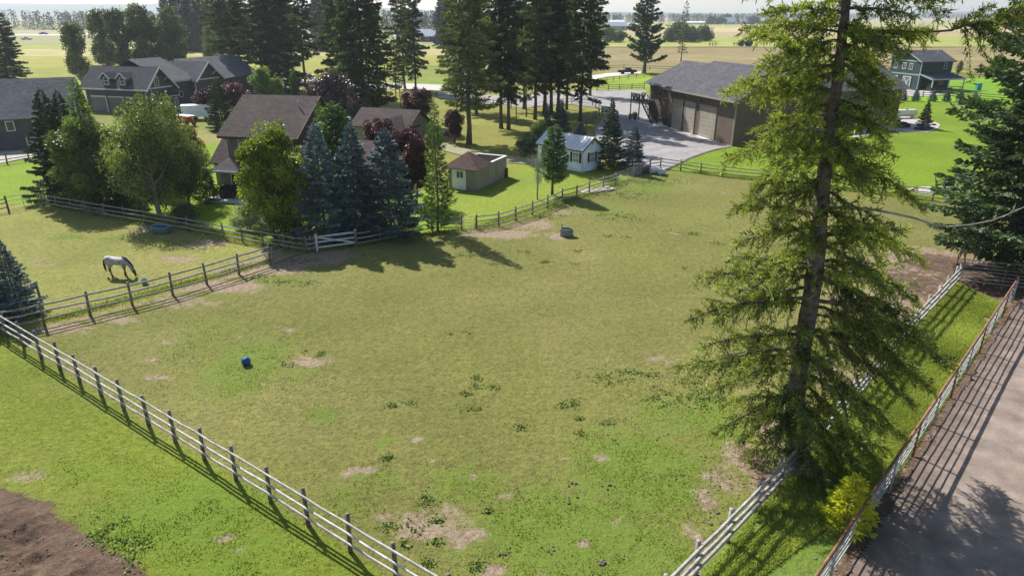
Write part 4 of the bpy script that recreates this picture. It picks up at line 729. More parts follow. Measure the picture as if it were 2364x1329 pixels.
# --- grey gabled house
hs = thing('gabled_house', 'grey siding house with dormers, white trimmed gables and a bracketed porch', 'house', (-62.6, 120.6, 0), radians(73))
m_ = MB(); gwall(m_, 0, 6.4, 0, 13, 4.4, 7.6, 'y'); m_.build('garage_wing', SD_GR, hs, uv=True)
m_ = MB(); m_.box(6.41, 11.3, .3, 13, 0, 4.9); m_.build('centre_wing', SD_GR, hs, uv=True)
m_ = MB(); gwall(m_, 11.31, 18, -.8, 11, 5.0, 7.8, 'y'); m_.build('gable_wing', SD_GR, hs, uv=True)
m_ = MB(); m_.box(18.01, 34, 2.5, 13, 0, 4.2); m_.build('far_wing', SD_GR, hs, uv=True)
for nm, (x0, x1, y0, y1, ze, zr, ax) in dict(a=(0, 6.4, 0, 13, 4.4, 7.6, 'y'), b=(11.31, 18, -.8, 11, 5.0, 7.8, 'y')).items():
    m_ = MB(); gable(m_, x0, x1, y0, y1, ze, zr, ax, .6, .18, .9); m_.build('roof', SH_G, hs, uv=True)
m_ = MB(); m_.slab([(5.2, -.3, 5.0), (12.6, -.3, 5.0), (12.6, 7.5, 8.6), (5.2, 7.5, 8.6)], .18); m_.slab([(12.6, 15, 5), (5.2, 15, 5), (5.2, 7.5, 8.6), (12.6, 7.5, 8.6)], .18); m_.build('roof', SH_G, hs, uv=True)
m_ = MB(); m_.slab([(16.5, 2, 4.1), (34.6, 2, 4.1), (34.6, 8, 8.0), (16.5, 8, 8.0)], .18); m_.slab([(34.6, 14, 4.1), (16.5, 14, 4.1), (16.5, 8, 8.0), (34.6, 8, 8.0)], .18); m_.build('roof', SHINGLE('pale_shingle', (.14, .14, .155)), hs, uv=True)
for (x0, x1, yy, ze, zr) in ((0, 6.4, -.92, 4.4, 7.6), (11.31, 18, -1.72, 5.0, 7.8)):
    xm = (x0 + x1) / 2; s_ = (zr - ze) / (xm - x0); m_ = MB()
    m_.beam((x0 - .6, yy, ze - .6 * s_ - .05), (xm, yy, zr - .05), .06, .26); m_.beam((x1 + .6, yy, ze - .6 * s_ - .05), (xm, yy, zr - .05), .06, .26); m_.beam((x0, yy + .88, ze - .25), (x1, yy + .88, ze - .25), .05, .22)
    m_.beam((xm + 1.6, yy + .05, zr - 1.7), (xm + 1.6, yy + .85, zr - 2.3), .1, .1); m_.build('gable_trim', TRIMW, hs)
m_ = MB(); m_.beam((-.63, -.9, 4.0), (-.63, 13.9, 4.0), .06, .2); m_.beam((-.04, -.02, 0), (-.04, -.02, 4.2), .14, .14); m_.beam((11.27, -.84, 0), (11.27, -.84, 4.9), .16, .16); m_.beam((6.5, -.33, 4.84), (10.9, -.33, 4.84), .06, .2); m_.build('trim', TRIMW, hs)
for y in (4.5, 8.0):
    m_ = MB(); m_.box(.1, 2.4, y - .8, y + .8, 4.4, 6.0); d_ = m_.build('dormer', SD_GR, hs, uv=True); m_ = MB(); gable(m_, .1, 2.8, y - .8, y + .8, 6.0, 6.75, 'x', .35, .1, .35); m_.build('dormer_roof', SH_G, d_, uv=True)
    m_ = MB(); m_.beam((-.27, y - 1.15, 5.68), (-.27, y, 6.7), .05, .16); m_.beam((-.27, y + 1.15, 5.68), (-.27, y, 6.7), .05, .16); m_.build('dormer_trim', TRIMW, d_); window(hs, (.1, y, 5.35), pi, .9, 1.1, TRIMW, name='dormer_window', mull='h')
for y in (1.2, 5.0, 8.8):
    m_ = MB(); m_.box(-.05, .0, y, y + 3.2, .02, 2.6); d_ = m_.build('garage_door', MAT('grey_door', (.16, .155, .155), .6), hs); m_ = MB(); m_.box(-.09, .0, y - .15, y - .002, 0, 2.8); m_.box(-.09, .0, y, y + 3.2, 2.61, 2.8); m_.build('frame', TRIMW, d_)
window(hs, (2.9, 0, 5.2), -pi / 2, .9, 1.3, TRIMW); window(hs, (4.0, 0, 1.7), -pi / 2, 1.9, 1.6, TRIMW, mull='vh'); window(hs, (8.6, .3, 2.5), -pi / 2, .7, .8, TRIMW, mull=''); window(hs, (15.5, -.8, 2.4), -pi / 2, 1.8, 1.8, TRIMW, mull='vh')
m_ = MB(); m_.box(6.55, 7.5, .23, .29, 0, 2.1); d_ = m_.build('door', WHITE, hs); window(hs, (7.02, .23, 1.2), -pi / 2, .55, 1.5, WHITE, name='door_glass')
m_ = MB(); m_.slab([(2.6, -1.5, 2.75), (6.2, -1.5, 2.75), (6.2, -.01, 3.5), (2.6, -.01, 3.5)], .12); m_.build('awning', SHINGLE('dark_awning', (.06, .06, .07)), hs, uv=True)
m_ = MB(); m_.beam((2.6, -1.52, 2.68), (6.2, -1.52, 2.68), .05, .14); m_.build('awning_trim', TRIMW, hs)
# --- green barn
gn = thing('green_barn', 'tall dark green barn with a covered lean to porch on white posts', 'barn', tuple(G(2116, 209)), radians(14))
m_ = MB(); gwall(m_, 0, 8.4, 0, 9.2, 6.4, 8.4, 'x'); m_.build('wall', SD_GN, gn, uv=True)
m_ = MB(); gable(m_, 0, 8.4, 0, 9.2, 6.4, 8.4, 'x', .5, .18, .6); rf = m_.build('roof', SH_G, gn, uv=True); v = MB(); v.tube([(6.5, 3, 7.6), (6.5, 3, 8.6)], .06, 6); v.build('vent_pipe', TRIMW, rf)
m_ = MB(); m_.beam((-.62, -.5, 6.1), (-.62, 4.6, 8.3), .06, .22); m_.beam((-.62, 9.7, 6.1), (-.62, 4.6, 8.3), .06, .22); m_.beam((-.03, 0, 6.2), (-.03, 9.2, 6.2), .05, .25); m_.beam((-.03, 0, 3.3), (-.03, 9.2, 3.3), .05, .25); m_.beam((-.03, -.03, 0), (-.03, -.03, 6.2), .16, .16); m_.build('trim', TEALT, gn)
m_ = MB(); m_.slab([(-.3, -4.2, 2.7), (8.7, -4.2, 2.7), (8.7, -.01, 3.7), (-.3, -.01, 3.7)], .14); m_.build('porch_roof', SH_G, gn, uv=True)
m_ = MB(); m_.beam((-.33, -4.2, 2.6), (-.33, -.05, 3.6), .06, .24); m_.beam((-.3, -4.24, 2.6), (8.7, -4.24, 2.6), .05, .18); m_.build('porch_trim', TEALT, gn)
for x in (0, 4.4, 8.4): m_ = MB(); m_.box(x - .1, x + .1, -4.1, -3.9, 0, 2.6); m_.build('post', TRIMW, gn)
m_ = MB(); m_.box(1.0, 4.8, -.06, -.002, 0, 2.7); m_.build('dark_opening', BLACK, gn)
m_ = MB(); m_.box(5.4, 6.9, -.06, -.002, 1.0, 2.3); m_.build('rusty_panel', MAT('panel_brown', (.22, .12, .08), .7), gn)
window(gn, (6.5, 0, 5.2), -pi / 2, .7, 1.2, TEALT, mull='h')
for y in (3.0, 5.0, 7.6): window(gn, (0, y, 5.0), pi, .9, 1.2, TRIMW, mull='v')
for y in (2.2, 6.2):
    m_ = MB(); m_.box(-.08, -.002, y, y + 2.4, .1, 2.8); d_ = m_.build('barn_door', MAT('door_teal', (.10, .16, .17), .7), gn); x_ = MB()
    for a, b2 in (((-.11, y, .1), (-.11, y + 2.4, 2.8)), ((-.11, y + 2.4, .1), (-.11, y, 2.8)), ((-.12, y, .15), (-.12, y + 2.4, .15)), ((-.12, y, 2.75), (-.12, y + 2.4, 2.75)), ((-.12, y + .06, .1), (-.12, y + .06, 2.8)), ((-.12, y + 2.34, .1), (-.12, y + 2.34, 2.8))): x_.beam(a, b2, .05, .14)
    x_.build('brace', TRIMW, d_)
# --- far sheds and houses beyond the fields
def far_building(px, py, w, d_, h, zr, rz, wall, roof, label, cat='barn', name='far_barn'):
    o = thing(name, label, cat, tuple(G(px, py)), radians(rz)); m_ = MB(); gwall(m_, -w / 2, w / 2, 0, d_, h, zr, 'x'); m_.build('wall', wall, o, uv=True); m_ = MB(); gable(m_, -w / 2, w / 2, 0, d_, h, zr, 'x', .8, .3, .8); m_.build('roof', roof, o, uv=True)
    for k in (-1, 1): window(o, (k * w / 4, 0, h * .5), -pi / 2, w * .12, h * .4, TRIMW, mull='')
    return o
WR = MAT('pale_roof', (.75, .76, .78), .4, .05, .2, 0); GR2 = MAT('grey_blue_wall', (.20, .23, .26), .7, .1, .2, 0); GRR = MAT('grey_roof', (.30, .33, .36), .7, .1, .2, 0)
far_building(1425, 71, 22, 12, 5, 8.5, 8, GR2, GRR, 'grey far barn beside the dark pine, seen over the hedge', name='far_barn')
far_building(1444, 66.5, 26, 12, 4, 6, -14, GR2, WR, 'pale roofed shed just left of the tall pine crown')
far_building(1416, 60, 34, 14, 5, 8, 5, GR2, WR, 'farther pale roofed barn above the grey one')
far_building(1688, 57, 18, 10, 5, 11, 20, MAT('white_wall', (.7, .7, .7), .7), WR, 'distant white farmhouse among dark trees across the tan fields', 'house', 'farmhouse')
far_building(1766, 56, 22, 12, 6, 10, -10, SD_RED, GRR, 'distant red barn at the edge of the tan fields')
far_building(1725, 56, 26, 12, 4, 8, 4, GR2, GRR, 'low grey shed between the farmhouse and red barn')
far_building(1610, 57, 80, 14, 3.2, 5, 0, MAT('white_wall2', (.6, .62, .62), .7), WR, 'long low white greenhouse shed at the field edge')
far_building(2160, 40, 150, 40, 14, 26, -8, GR2, MAT('teal_roof', (.40, .52, .56), .5, .05, .1, 0), 'huge pale teal roofed far barn on the right skyline')
far_building(2245, 38, 110, 40, 20, 26, 3, GR2, WR, 'far white roofed shed right of the teal roofed barn')
far_building(1000, 97, 16, 9, 4, 7.5, 20, SD_DK, WR, 'small white roofed cabin seen through the gap in the firs', 'house', 'cabin')
# ------------------------------------------------------------ foliage materials
M_FIR = LEAF('fir_needles', (.014, .028, .013), (.115, .155, .06), .22, .7, (1.3, 1.4, .5))
M_FIR2 = LEAF('olive_fir_needles', (.018, .032, .012), (.13, .165, .06), .24, .7, (1.3, 1.4, .5))
M_LAR = LEAF('larch_needles', (.04, .058, .022), (.16, .19, .075), .28, .7, (1.4, 1.4, .5))
M_LARY = LEAF('green_larch_needles', (.035, .075, .018), (.13, .22, .04), .35, .7, (1.4, 1.4, .5))
M_BLUE = LEAF('blue_spruce_needles', (.045, .080, .085), (.24, .335, .335), .12, .6, (1, 1.1, 1), .4)
M_BLUD = LEAF('dark_blue_spruce_needles', (.022, .048, .055), (.15, .225, .24), .12, .6, (1, 1.1, 1), .4)
M_SPR = LEAF('spruce_needles', (.016, .038, .022), (.065, .115, .05), .18, .65, (1.2, 1.3, .6))
M_PINE = LEAF('pine_needles', (.040, .080, .025), (.13, .21, .065), .28, .6, (1.3, 1.4, .6), .35)
M_PON = LEAF('dark_pine_needles', (.020, .040, .025), (.075, .11, .055), .2, .6, (1.2, 1.3, .6), .4)
M_MAP = LEAF('maple_leaves', (.055, .10, .008), (.33, .40, .03), .30, .5, (1.5, 1.4, .4), .35)
M_BIR = LEAF('birch_leaves', (.026, .055, .014), (.30, .36, .09), .27, .5, (1.4, 1.35, .5), .4)
M_DEC = LEAF('green_leaves', (.022, .052, .012), (.20, .27, .055), .25, .5, (1.4, 1.4, .5), .4)
M_POP = LEAF('poplar_leaves', (.022, .046, .018), (.21, .26, .11), .25, .5, (1.3, 1.3, .5), .5)
M_YEL = LEAF('yellow_green_leaves', (.08, .15, .02), (.30, .40, .07), .3, .5, (1.4, 1.4, .5), .35)
M_PUR = LEAF('plum_leaves', (.022, .008, .012), (.11, .035, .045), .25, .5, (1.7, .8, .8), .45)
M_PURS = LEAF('dark_purple_leaves', (.020, .012, .016), (.12, .075, .085), .15, .35, (1.7, .9, .9), .9)
M_SIL = LEAF('silvery_leaves', (.11, .15, .09), (.38, .43, .30), .25, .6, (1.2, 1.2, .9), .3)
M_RED = LEAF('reddening_leaves', (.07, .06, .015), (.26, .17, .04), .35, .5, (1.5, 1.1, .4), .35)
M_FAR = LEAF('far_conifer_needles', (.010, .020, .016), (.035, .058, .038), .1, .8)
M_FDEC = LEAF('far_leaves', (.05, .09, .03), (.17, .22, .07), .3, .7)
# ------------------------------------------------------------ one mesh set per kind
K = {}
for i in range(4):
    K['fir%d' % i] = conifer(10 + i, 30, 5.0 + .3 * i, 4.6 + (i % 2) * 1.6, 145, 185, .80, .25, M_FIR if i % 2 else M_FIR2, droop=.45, tip=.12, pw=.55, lat=.42, rag=.55, trunk_r=.36, gap=.25, hang=.5, dead=14)
K['firlow'] = conifer(21, 30, 6.2, 1.0, 190, 230, .80, .27, M_FIR, droop=.5, tip=.16, pw=.62, lat=.45, rag=.45, trunk_r=.42, hang=.5, full=1)
K['larch'] = conifer(31, 25, 4.2, 4.8, 150, 170, .60, .15, M_LAR, droop=.5, tip=.28, pw=.55, lat=.38, rag=.45, trunk_r=.33, hang=.6, dead=5)
K['slim'] = conifer(41, 14, 1.7, 4.5, 50, 50, .5, .18, M_FIR2, droop=.35, tip=.15, pw=.7, rag=.5, trunk_r=.11, dead=8)
K['pond'] = conifer(51, 26, 6.2, 3.2, 110, 190, .9, .42, M_PON, droop=-.15, tip=.2, pw=.5, lat=.4, rag=.5, trunk_r=.5, gap=.25, hang=.1)
K['thin'] = conifer(61, 22, 2.4, 3, 70, 35, .75, .2, M_FIR, droop=.3, tip=.1, pw=.5, lat=.35, rag=.6, trunk_r=.2, gap=.1)
for i, (mt, nm) in enumerate(((M_BLUE, 'blue'), (M_BLUD, 'blud'), (M_SPR, 'spr'))):
    K[nm] = conifer(71 + i, 10, 3.7, .15, 135, 330, .30, .11, mt, droop=.16, tip=.16, pw=.80, lat=.5, rag=.34, trunk_r=.13, hang=.14, full=1)
    K[nm + 's'] = conifer(81 + i, 5, 2.1, .08, 110, 170, .24, .09, mt, droop=.06, tip=.18, pw=.82, lat=.5, rag=.3, trunk_r=.07, hang=.12, full=1)
K['ylar'] = conifer(91, 10.5, 1.75, .3, 150, 85, .36, .075, M_LARY, droop=.05, tip=.42, pw=.75, lat=.5, rag=.35, trunk_r=.10, hang=.25)
K['ylar2'] = conifer(92, 10.5, 2.1, .5, 120, 95, .42, .085, M_LARY, droop=-.1, tip=.5, pw=.75, lat=.5, rag=.35, trunk_r=.10, hang=.3)
K['pine'] = conifer(95, 6, 1.25, 1.0, 90, 130, .30, .07, M_PINE, droop=-.35, tip=.35, pw=.5, lat=.35, rag=.25, trunk_r=.10, hang=.0)
K['far'] = conifer(97, 22, 3.4, .5, 45, 40, 1.6, .8, M_FAR, droop=.3, tip=.1, pw=.8, rag=.3, trunk_r=.2)
K['map'] = broad(101, 9.5, 3.6, .3, 150, 190, .26, M_MAP, cr=.21, stems=3, shape=.9)
K['bir'] = broad(102, 9.4, 4.3, 1.1, 150, 190, .22, M_BIR, bark=BARK_G, cr=.19, stems=2, shape=.9, droop=.55, elong=1.2, lw=.5)
K['dec'] = broad(103, 8, 3.2, .2, 130, 190, .23, M_DEC, cr=.21, stems=2, shape=.9)
K['pop'] = broad(104, 22, 7.2, 1.5, 170, 130, .60, M_POP, bark=BARK_G, cr=.17, stems=1, shape=.6, elong=1.3)
K['popn'] = broad(105, 22, 4.4, 1.2, 100, 100, .6, M_POP, bark=BARK_G, cr=.24, stems=1, shape=.8, elong=1.5, open_=.3)
K['yel'] = broad(106, 9, 2.2, .6, 90, 110, .35, M_YEL, cr=.27, stems=1, shape=.7, elong=1.4)
K['plum'] = broad(107, 6, 2.3, 1.0, 100, 150, .21, M_PUR, cr=.22, stems=2, shape=.4)
K['purple'] = broad(108, 9.5, 4.6, .5, 130, 150, .34, M_PURS, cr=.2, stems=1, shape=.5)
K['sil'] = broad(109, 2.3, 1.7, .05, 34, 260, .14, M_SIL, cr=.36, stems=3, shape=.3, lw=.35)
K['bush'] = broad(110, 1.9, 1.1, .05, 26, 220, .15, M_POP, cr=.4, stems=3, shape=.3)
K['gbush'] = broad(111, 3.0, 1.5, .05, 30, 230, .17, M_DEC, cr=.4, stems=3, shape=.4)
K['sap'] = broad(112, 4.6, 1.05, 1.6, 26, 75, .13, M_SIL, bark=BARK_G, cr=.36, stems=2, shape=.5, open_=.5, tr=.05, lw=.4)
K['lt'] = broad(113, 12, 3.2, 1.0, 44, 110, .5, M_FDEC, bark=BARK_G, cr=.34, stems=1, shape=.8, open_=.4)
K['fbush'] = broad(114, 9, 6, .2, 46, 90, 1.0, M_FDEC, cr=.36, stems=2, shape=.4)
def zmax(m):
    a = np.empty(len(m[1].vertices) * 3, np.float32); m[1].vertices.foreach_get('co', a); return float(np.sort(a[2::3])[-max(2, len(a) // 1500)])
HH = {k: zmax(m) for k, m in K.items()}
def T(kind, px, py, top, label, name='fir_tree', cat='tree', group=None, wide=1.0, mat=None, H=None):
    c = G(px, py); h = H or W(px, top, c.y).z; ms = K[kind]
    if mat: ms = recolour(ms, mat)
    o = plant(name, ms, c, h / HH[kind] * wide, label, cat, group, sz=h / HH[kind]); return o
FG = 'tall firs in the grove between the houses'
T('larch', 1083, 333, 0, 'tall feathery larch standing alone on the lawn, nearest of the grove', 'larch_tree', H=25, group=None)
for a in [('fir1', 1157, 297, 'left one of the twin straight trunked firs on the shaded lawn'), ('fir2', 1174, 298, 'right one of the twin straight trunked firs on the shaded lawn'), ('fir0', 1100, 263, 'fir directly behind the lone feathery larch'), ('fir3', 1066, 256, 'fir left behind the small round plum tree'),
          ('fir2', 1235, 276, 'leaning fir between the twin firs and the trunk cluster'), ('fir1', 1257, 262, 'left trunk of the dense fir cluster behind the blue spruces'), ('fir0', 1272, 263, 'middle trunk of the dense fir cluster behind the blue spruces'), ('fir3', 1288, 257, 'right trunk of the dense fir cluster behind the blue spruces'),
          ('fir1', 1308, 253, 'fir standing behind the rail fence corner left of the driveway'), ('fir2', 1340, 280, 'rightmost fir of the grove, at the edge of the driveway'), ('fir3', 1210, 252, 'rear fir seen between the leaning fir and the twin firs'),
          ('fir0', 960, 214, 'fir above the large round plum tree'), ('fir1', 1362, 222, 'rear fir at the driveway, right of the grove'), ('fir2', 935, 206, 'fir just left of the one above the plum tree')]:
    T(a[0], a[1], a[2], 0, a[3], 'fir_tree', group=FG, H=random.uniform(25, 30), wide=random.uniform(.66, .92))
T('firlow', 845, 268, 0, 'broad fir with branches to the ground behind the dark purple tree', 'fir_tree', group=FG, H=28, wide=.98)
T('firlow', 800, 225, 0, 'tall fir rising just left behind the broad fir', 'fir_tree', group=FG, H=30, wide=.85)
T('fir1', 706, 202, 0, 'slim dark fir with bare lower trunk by the pale road', 'fir_tree', group=FG, H=30, wide=.8)
T('firlow', 648, 212, 0, 'massive dark fir behind the tan house roof', 'fir_tree', group=FG, H=31, wide=1.0)
T('fir3', 610, 205, 0, 'fir left of the massive one above the tan house', 'fir_tree', group=FG, H=29, wide=1.0)
T('larch', 548, 208, 0, 'loose branched larch at the end of the grey gabled house', 'larch_tree', group=FG, H=31, wide=1.1, mat=M_FIR2)
T('fir0', 680, 188, 0, 'rear fir between the slim dark fir and the massive one', 'fir_tree', group=FG, H=31, wide=.9)
for a in [(893, 232, 'thin young fir trunk with bare stem left of the plum tree'), (915, 236, 'second thin young fir close to the plum tree'), (925, 250, 'shortest thin fir beside the plum tree'), (1192, 284, 'spindly fir right of the twin firs'), (1215, 270, 'spindly fir between the leaning one and the twin firs')]:
    T('slim', a[0], a[1], 0, a[2], 'young_fir', group='spindly firs under the grove', H=random.uniform(11, 15), wide=.9)
T('pond', 1487, 169, -60, 'tall dark ponderosa pine behind the garage roof', 'pine_tree', H=24.5, wide=1.0)
T('thin', 1572, 143, 2, 'thin sparse spruce standing alone before the dry field', 'spruce_tree')
T('firlow', 20, 187, 8, 'dark spruce at the left edge behind the long barn', 'spruce_tree', wide=1.45, mat=M_SPR)
T('popn', 190, 195, 52, 'slender poplar right of the long barn ridge', 'poplar_tree', wide=.95)
T('popn', 252, 172, 22, 'poplar left of the big poplar pair', 'poplar_tree'); T('popn', 290, 175, 20, 'poplar close against the left side of the big poplar', 'poplar_tree', wide=.9)
T('pop', 345, 172, 12, 'large poplar above the dormered roof', 'poplar_tree'); T('pop', 410, 172, 14, 'broad round poplar right of the large one', 'poplar_tree', wide=.95)
T('lt', 490, 160, 58, 'light green airy tree before the hazy firs', 'airy_tree', wide=.9)
T('lt', 172, 140, 70, 'small poplar behind the slender one in the yellow field', 'airy_tree', wide=.7)
for i, a in enumerate([(405, 118, -35), (430, 116, -60), (455, 118, -50), (480, 116, -20), (515, 120, -70), (555, 122, -60), (740, 118, -30), (762, 116, -55), (1022, 110, -10), (1040, 112, -40)]):
    T('firlow', a[0], a[1], a[2], ['hazy tall fir above the round poplar, left of its row', 'second hazy fir above the round poplar', 'third hazy fir behind the airy tree', 'hazy fir behind the airy green tree', 'hazy fir left of the loose larch', 'hazy fir behind the loose larch', 'hazy fir in the gap left of the broad fir', 'taller hazy fir in the gap left of the broad fir', 'hazy fir in the gap left of the lone larch', 'taller hazy fir in the gap beside the lone larch'][i], 'fir_tree', group='hazy firs beyond the field', wide=1.1, mat=M_FAR)
# foreground left screen
T('spr', 150, 462, 213, 'dark spruce at the left end of the tree screen', 'spruce_tree', wide=.82); T('spr', 182, 440, 215, 'spruce half hidden behind the left end spruce', 'spruce_tree', wide=.75)
T('ylar2', 232, 462, 186, 'tall feathery young larch in the left tree screen', 'larch_tree', wide=1.0)
T('dec', 218, 476, 275, 'round leafy tree in front of the feathery larch', 'leafy_tree', wide=1.05); T('dec', 288, 470, 300, 'leafy tree left of the weeping birch', 'leafy_tree', wide=.6, mat=M_BIR)
T('sprs', 285, 486, 400, 'small spruce under the leafy trees at the fence', 'spruce_tree', wide=1.2)
T('bir', 375, 496, 225, 'big weeping birch above the blue water trough', 'birch_tree', wide=.88); T('bir', 432, 470, 285, 'second birch merging with the big weeping birch', 'birch_tree', wide=.85)
T('dec', 350, 430, 225, 'upright pale leafed tree behind the weeping birch', 'leafy_tree', wide=.6); T('sprs', 328, 380, 245, 'small spruce tip behind the pale leafed tree', 'spruce_tree', wide=.7)
T('gbush', 322, 492, 420, 'silvery hanging shrub left of the birch trunk', 'shrub', 'shrub', mat=M_BIR, wide=.85); T('bush', 432, 516, 466, 'dark round bush at the fence right of the birch', 'shrub', 'shrub', wide=1.05)
T('sprs', 487, 464, 395, 'small spruce on the lawn left of the tan house', 'spruce_tree', wide=1.1, mat=M_LARY); T('dec', 445, 388, 290, 'fruit tree with reddening leaves before the orange machine', 'fruit_tree', mat=M_RED, wide=.8)
T('spr', 515, 300, 185, 'spruce behind the stove pipe of the tan house', 'spruce_tree', wide=.95, mat=M_SPR)
T('plum', 484, 272, 205, 'red leafed plum tree left behind the spruce', 'plum_tree', wide=1.2); T('plum', 540, 262, 190, 'red leafed plum tree above the tan house roof edge', 'plum_tree', wide=1.35)
T('yel', 612, 238, 155, 'bright yellow green tree behind the tan house', 'leafy_tree', wide=1.25); T('yel', 645, 240, 180, 'lower bright green tree right behind the tan house ridge', 'leafy_tree', wide=1.1); T('yel', 684, 235, 166, 'slender pale green tree above the tan house ridge', 'leafy_tree', wide=.65, mat=M_LARY)
T('purple', 772, 290, 168, 'large dark purple leafed tree right of the tan house', 'purple_tree', wide=1.05); T('purple', 822, 300, 232, 'smaller purple tree with pinkish shine beside the large one', 'purple_tree', wide=.6)
T('plum', 965, 312, 205, 'large round plum tree on the lawn under the firs', 'plum_tree', wide=1.0); T('plum', 1048, 330, 254, 'small round plum tree beside the lone larch', 'plum_tree', wide=.95)
T('plum', 955, 470, 300, 'tall plum tree squeezed behind the blue spruces', 'plum_tree', wide=.8)
T('plum', 880, 380, 275, 'plum tree before the brown bungalow', 'plum_tree', wide=1.0)
T('map', 655, 548, 290, 'round yellow green maple in front of the tan house', 'maple_tree', wide=.93)
T('sil', 578, 530, 470, 'silvery willow shrub left of the maple', 'shrub', 'shrub', wide=1.05); T('sil', 625, 535, 490, 'smaller silvery shrub under the maple', 'shrub', 'shrub', wide=.9)
T('blue', 752, 550, 288, 'pale blue spruce, leftmost of the three tall ones', 'blue_spruce', wide=.88); T('blud', 828, 548, 290, 'dark blue spruce in the middle of the three tall ones', 'blue_spruce', wide=.8); T('blue', 905, 545, 300, 'blue spruce, rightmost of the three tall ones', 'blue_spruce', wide=.95, mat=M_BLUD)
T('pine', 795, 500, 240, 'pine with tufted crown rising behind the pale blue spruce', 'pine_tree', wide=1.1); T('ylar', 757, 470, 236, 'larch tip peeking out left of the tufted pine', 'larch_tree', wide=.8)
T('ylar', 1011, 534, 236, 'narrow bright larch beside the little wire gate', 'larch_tree', wide=.82)
T('pine', 1275, 450, 290, 'young green pine in front of the white shed', 'pine_tree', wide=1.05); T('sap', 1240, 460, 350, 'thin pale sapling left of the young pine', 'sapling', wide=.9)
T('spr', 1407, 388, 233, 'green spruce right beside the white shed', 'spruce_tree', wide=.68); T('blud', 1460, 390, 291, 'compact blue spruce next to the driveway', 'blue_spruce', wide=.95)
T('blud', 1292, 320, 232, 'blue spruce behind the white shed, taller of the pair', 'blue_spruce', wide=.95); T('blue', 1262, 318, 240, 'slimmer blue spruce behind the white shed, left of the pair', 'blue_spruce', wide=.6)
T('blues', 1340, 326, 282, 'small blue spruce showing over the shed roof', 'blue_spruce', wide=1.1)
T('gbush', 1246, 335, 276, 'pale leafy shrub behind the shed roof corner', 'shrub', 'shrub', mat=M_DEC, wide=.95); T('gbush', 1222, 362, 305, 'olive brown shrub at the shed back corner', 'shrub', 'shrub', mat=M_POP, wide=1.0)
T('blue', 48, 728, 556, 'blue spruce in the horse paddock corner', 'blue_spruce', wide=.86); T('blue', -12, 738, 590, 'blue spruce cut by the left picture edge', 'blue_spruce', wide=.9)
T('spr', 2131, 298, 233, 'slim dark conifer on the rock bed', 'spruce_tree', wide=.75)
for i, x in enumerate((2084, 2113, 2152, 2184, 2216)):
    T('bluds', x, 233 + i * .5, 204 + i, ['first', 'second', 'third', 'fourth', 'fifth'][i] + ' shrub from the garage house in the row along the fence', 'shrub', 'shrub', group='small blue shrubs along the fence by the green barn', wide=.95)
T('sprs', 2247, 240, 212, 'pale small spruce at the right end of the shrub row', 'spruce_tree', wide=1.1, mat=M_BLUE)
for i, (x, y, t_, w_) in enumerate([(2209, 178, 140, .6), (2262, 168, 146, .5), (2300, 186, 128, .75), (2340, 184, 150, .5)]):
    T('lt', x, y, t_, ['young tree right of the green barn', 'smallest young tree in the dry field behind the green barn', 'largest young tree behind the green barn lawn', 'pale young tree near the right picture edge'][i], 'young_tree', group='young trees behind the green barn', wide=w_ * 1.6)
# right hand firs
M_RF = LEAF('right_fir_needles', (.018, .040, .018), (.105, .16, .055), .2, .6, (1.2, 1.3, .6), .4)
K['rf'] = conifer(131, 13, 4.6, 1.3, 170, 240, .34, .16, M_RF, droop=.25, tip=.2, pw=.55, lat=.42, rag=.45, trunk_r=.28, gap=.15, hang=.25); HH['rf'] = zmax(K['rf'])
K['rf2'] = conifer(132, 24, 5.6, 3.0, 190, 240, .42, .18, M_RF, droop=.3, tip=.2, pw=.5, lat=.42, rag=.5, trunk_r=.38, gap=.2, hang=.3); HH['rf2'] = 24
T('rf', 2305, 632, 188, 'dense dark fir at the right edge above the metal gate', 'fir_tree', wide=1.25)
o = plant('fir_tree', K['rf2'], (34.6, 45, 0), 1.0, 'tallest fir cut by the right picture edge behind the dense one', 'tree', sz=1.3)
o = plant('fir_tree', K['rf'], (35.5, 38.5, 0), .8, 'lower fir crowding the gate corner at the picture edge', 'tree', sz=.75)
# far hedge clumps right
for i, (x, y, t_, w_) in enumerate([(1405, 98, 62, 1.2), (1430, 97, 70, 1.1), (1545, 97, 66, 1.1), (1565, 97, 48, 1.2), (1592, 96, 60, 1.2), (1622, 95, 58, 1.2)]):
    T('fbush', x, y, t_, ['low round tree left of the dark pine, farther left one', 'low round tree touching the dark pine on its left', 'low tree right of the dark pine', 'taller round tree behind the thin spruce', 'round tree right of the thin spruce', 'rightmost round tree of the clump in the field'][i], 'round_tree', group='round trees along the far field', wide=w_)
for i, (x, y, t_, w_, k_) in enumerate([(1640, 57, 37, 1.1, 'fbush'), (1662, 57, 40, 1.4, 'fbush'), (1703, 57, 34, 1.1, 'far'), (1738, 57, 38, 1.6, 'fbush'), (1678, 52, 32, 1.1, 'fbush')]):
    T(k_, x, y, t_, ['small tree clump left of the white farmhouse', 'wide dark tree beside the white farmhouse', 'pointed tree right of the white farmhouse', 'dark tree left of the distant red barn', 'tree rising behind the white farmhouse'][i], 'far_tree', group='trees around the distant farms', wide=w_, mat=M_FAR)
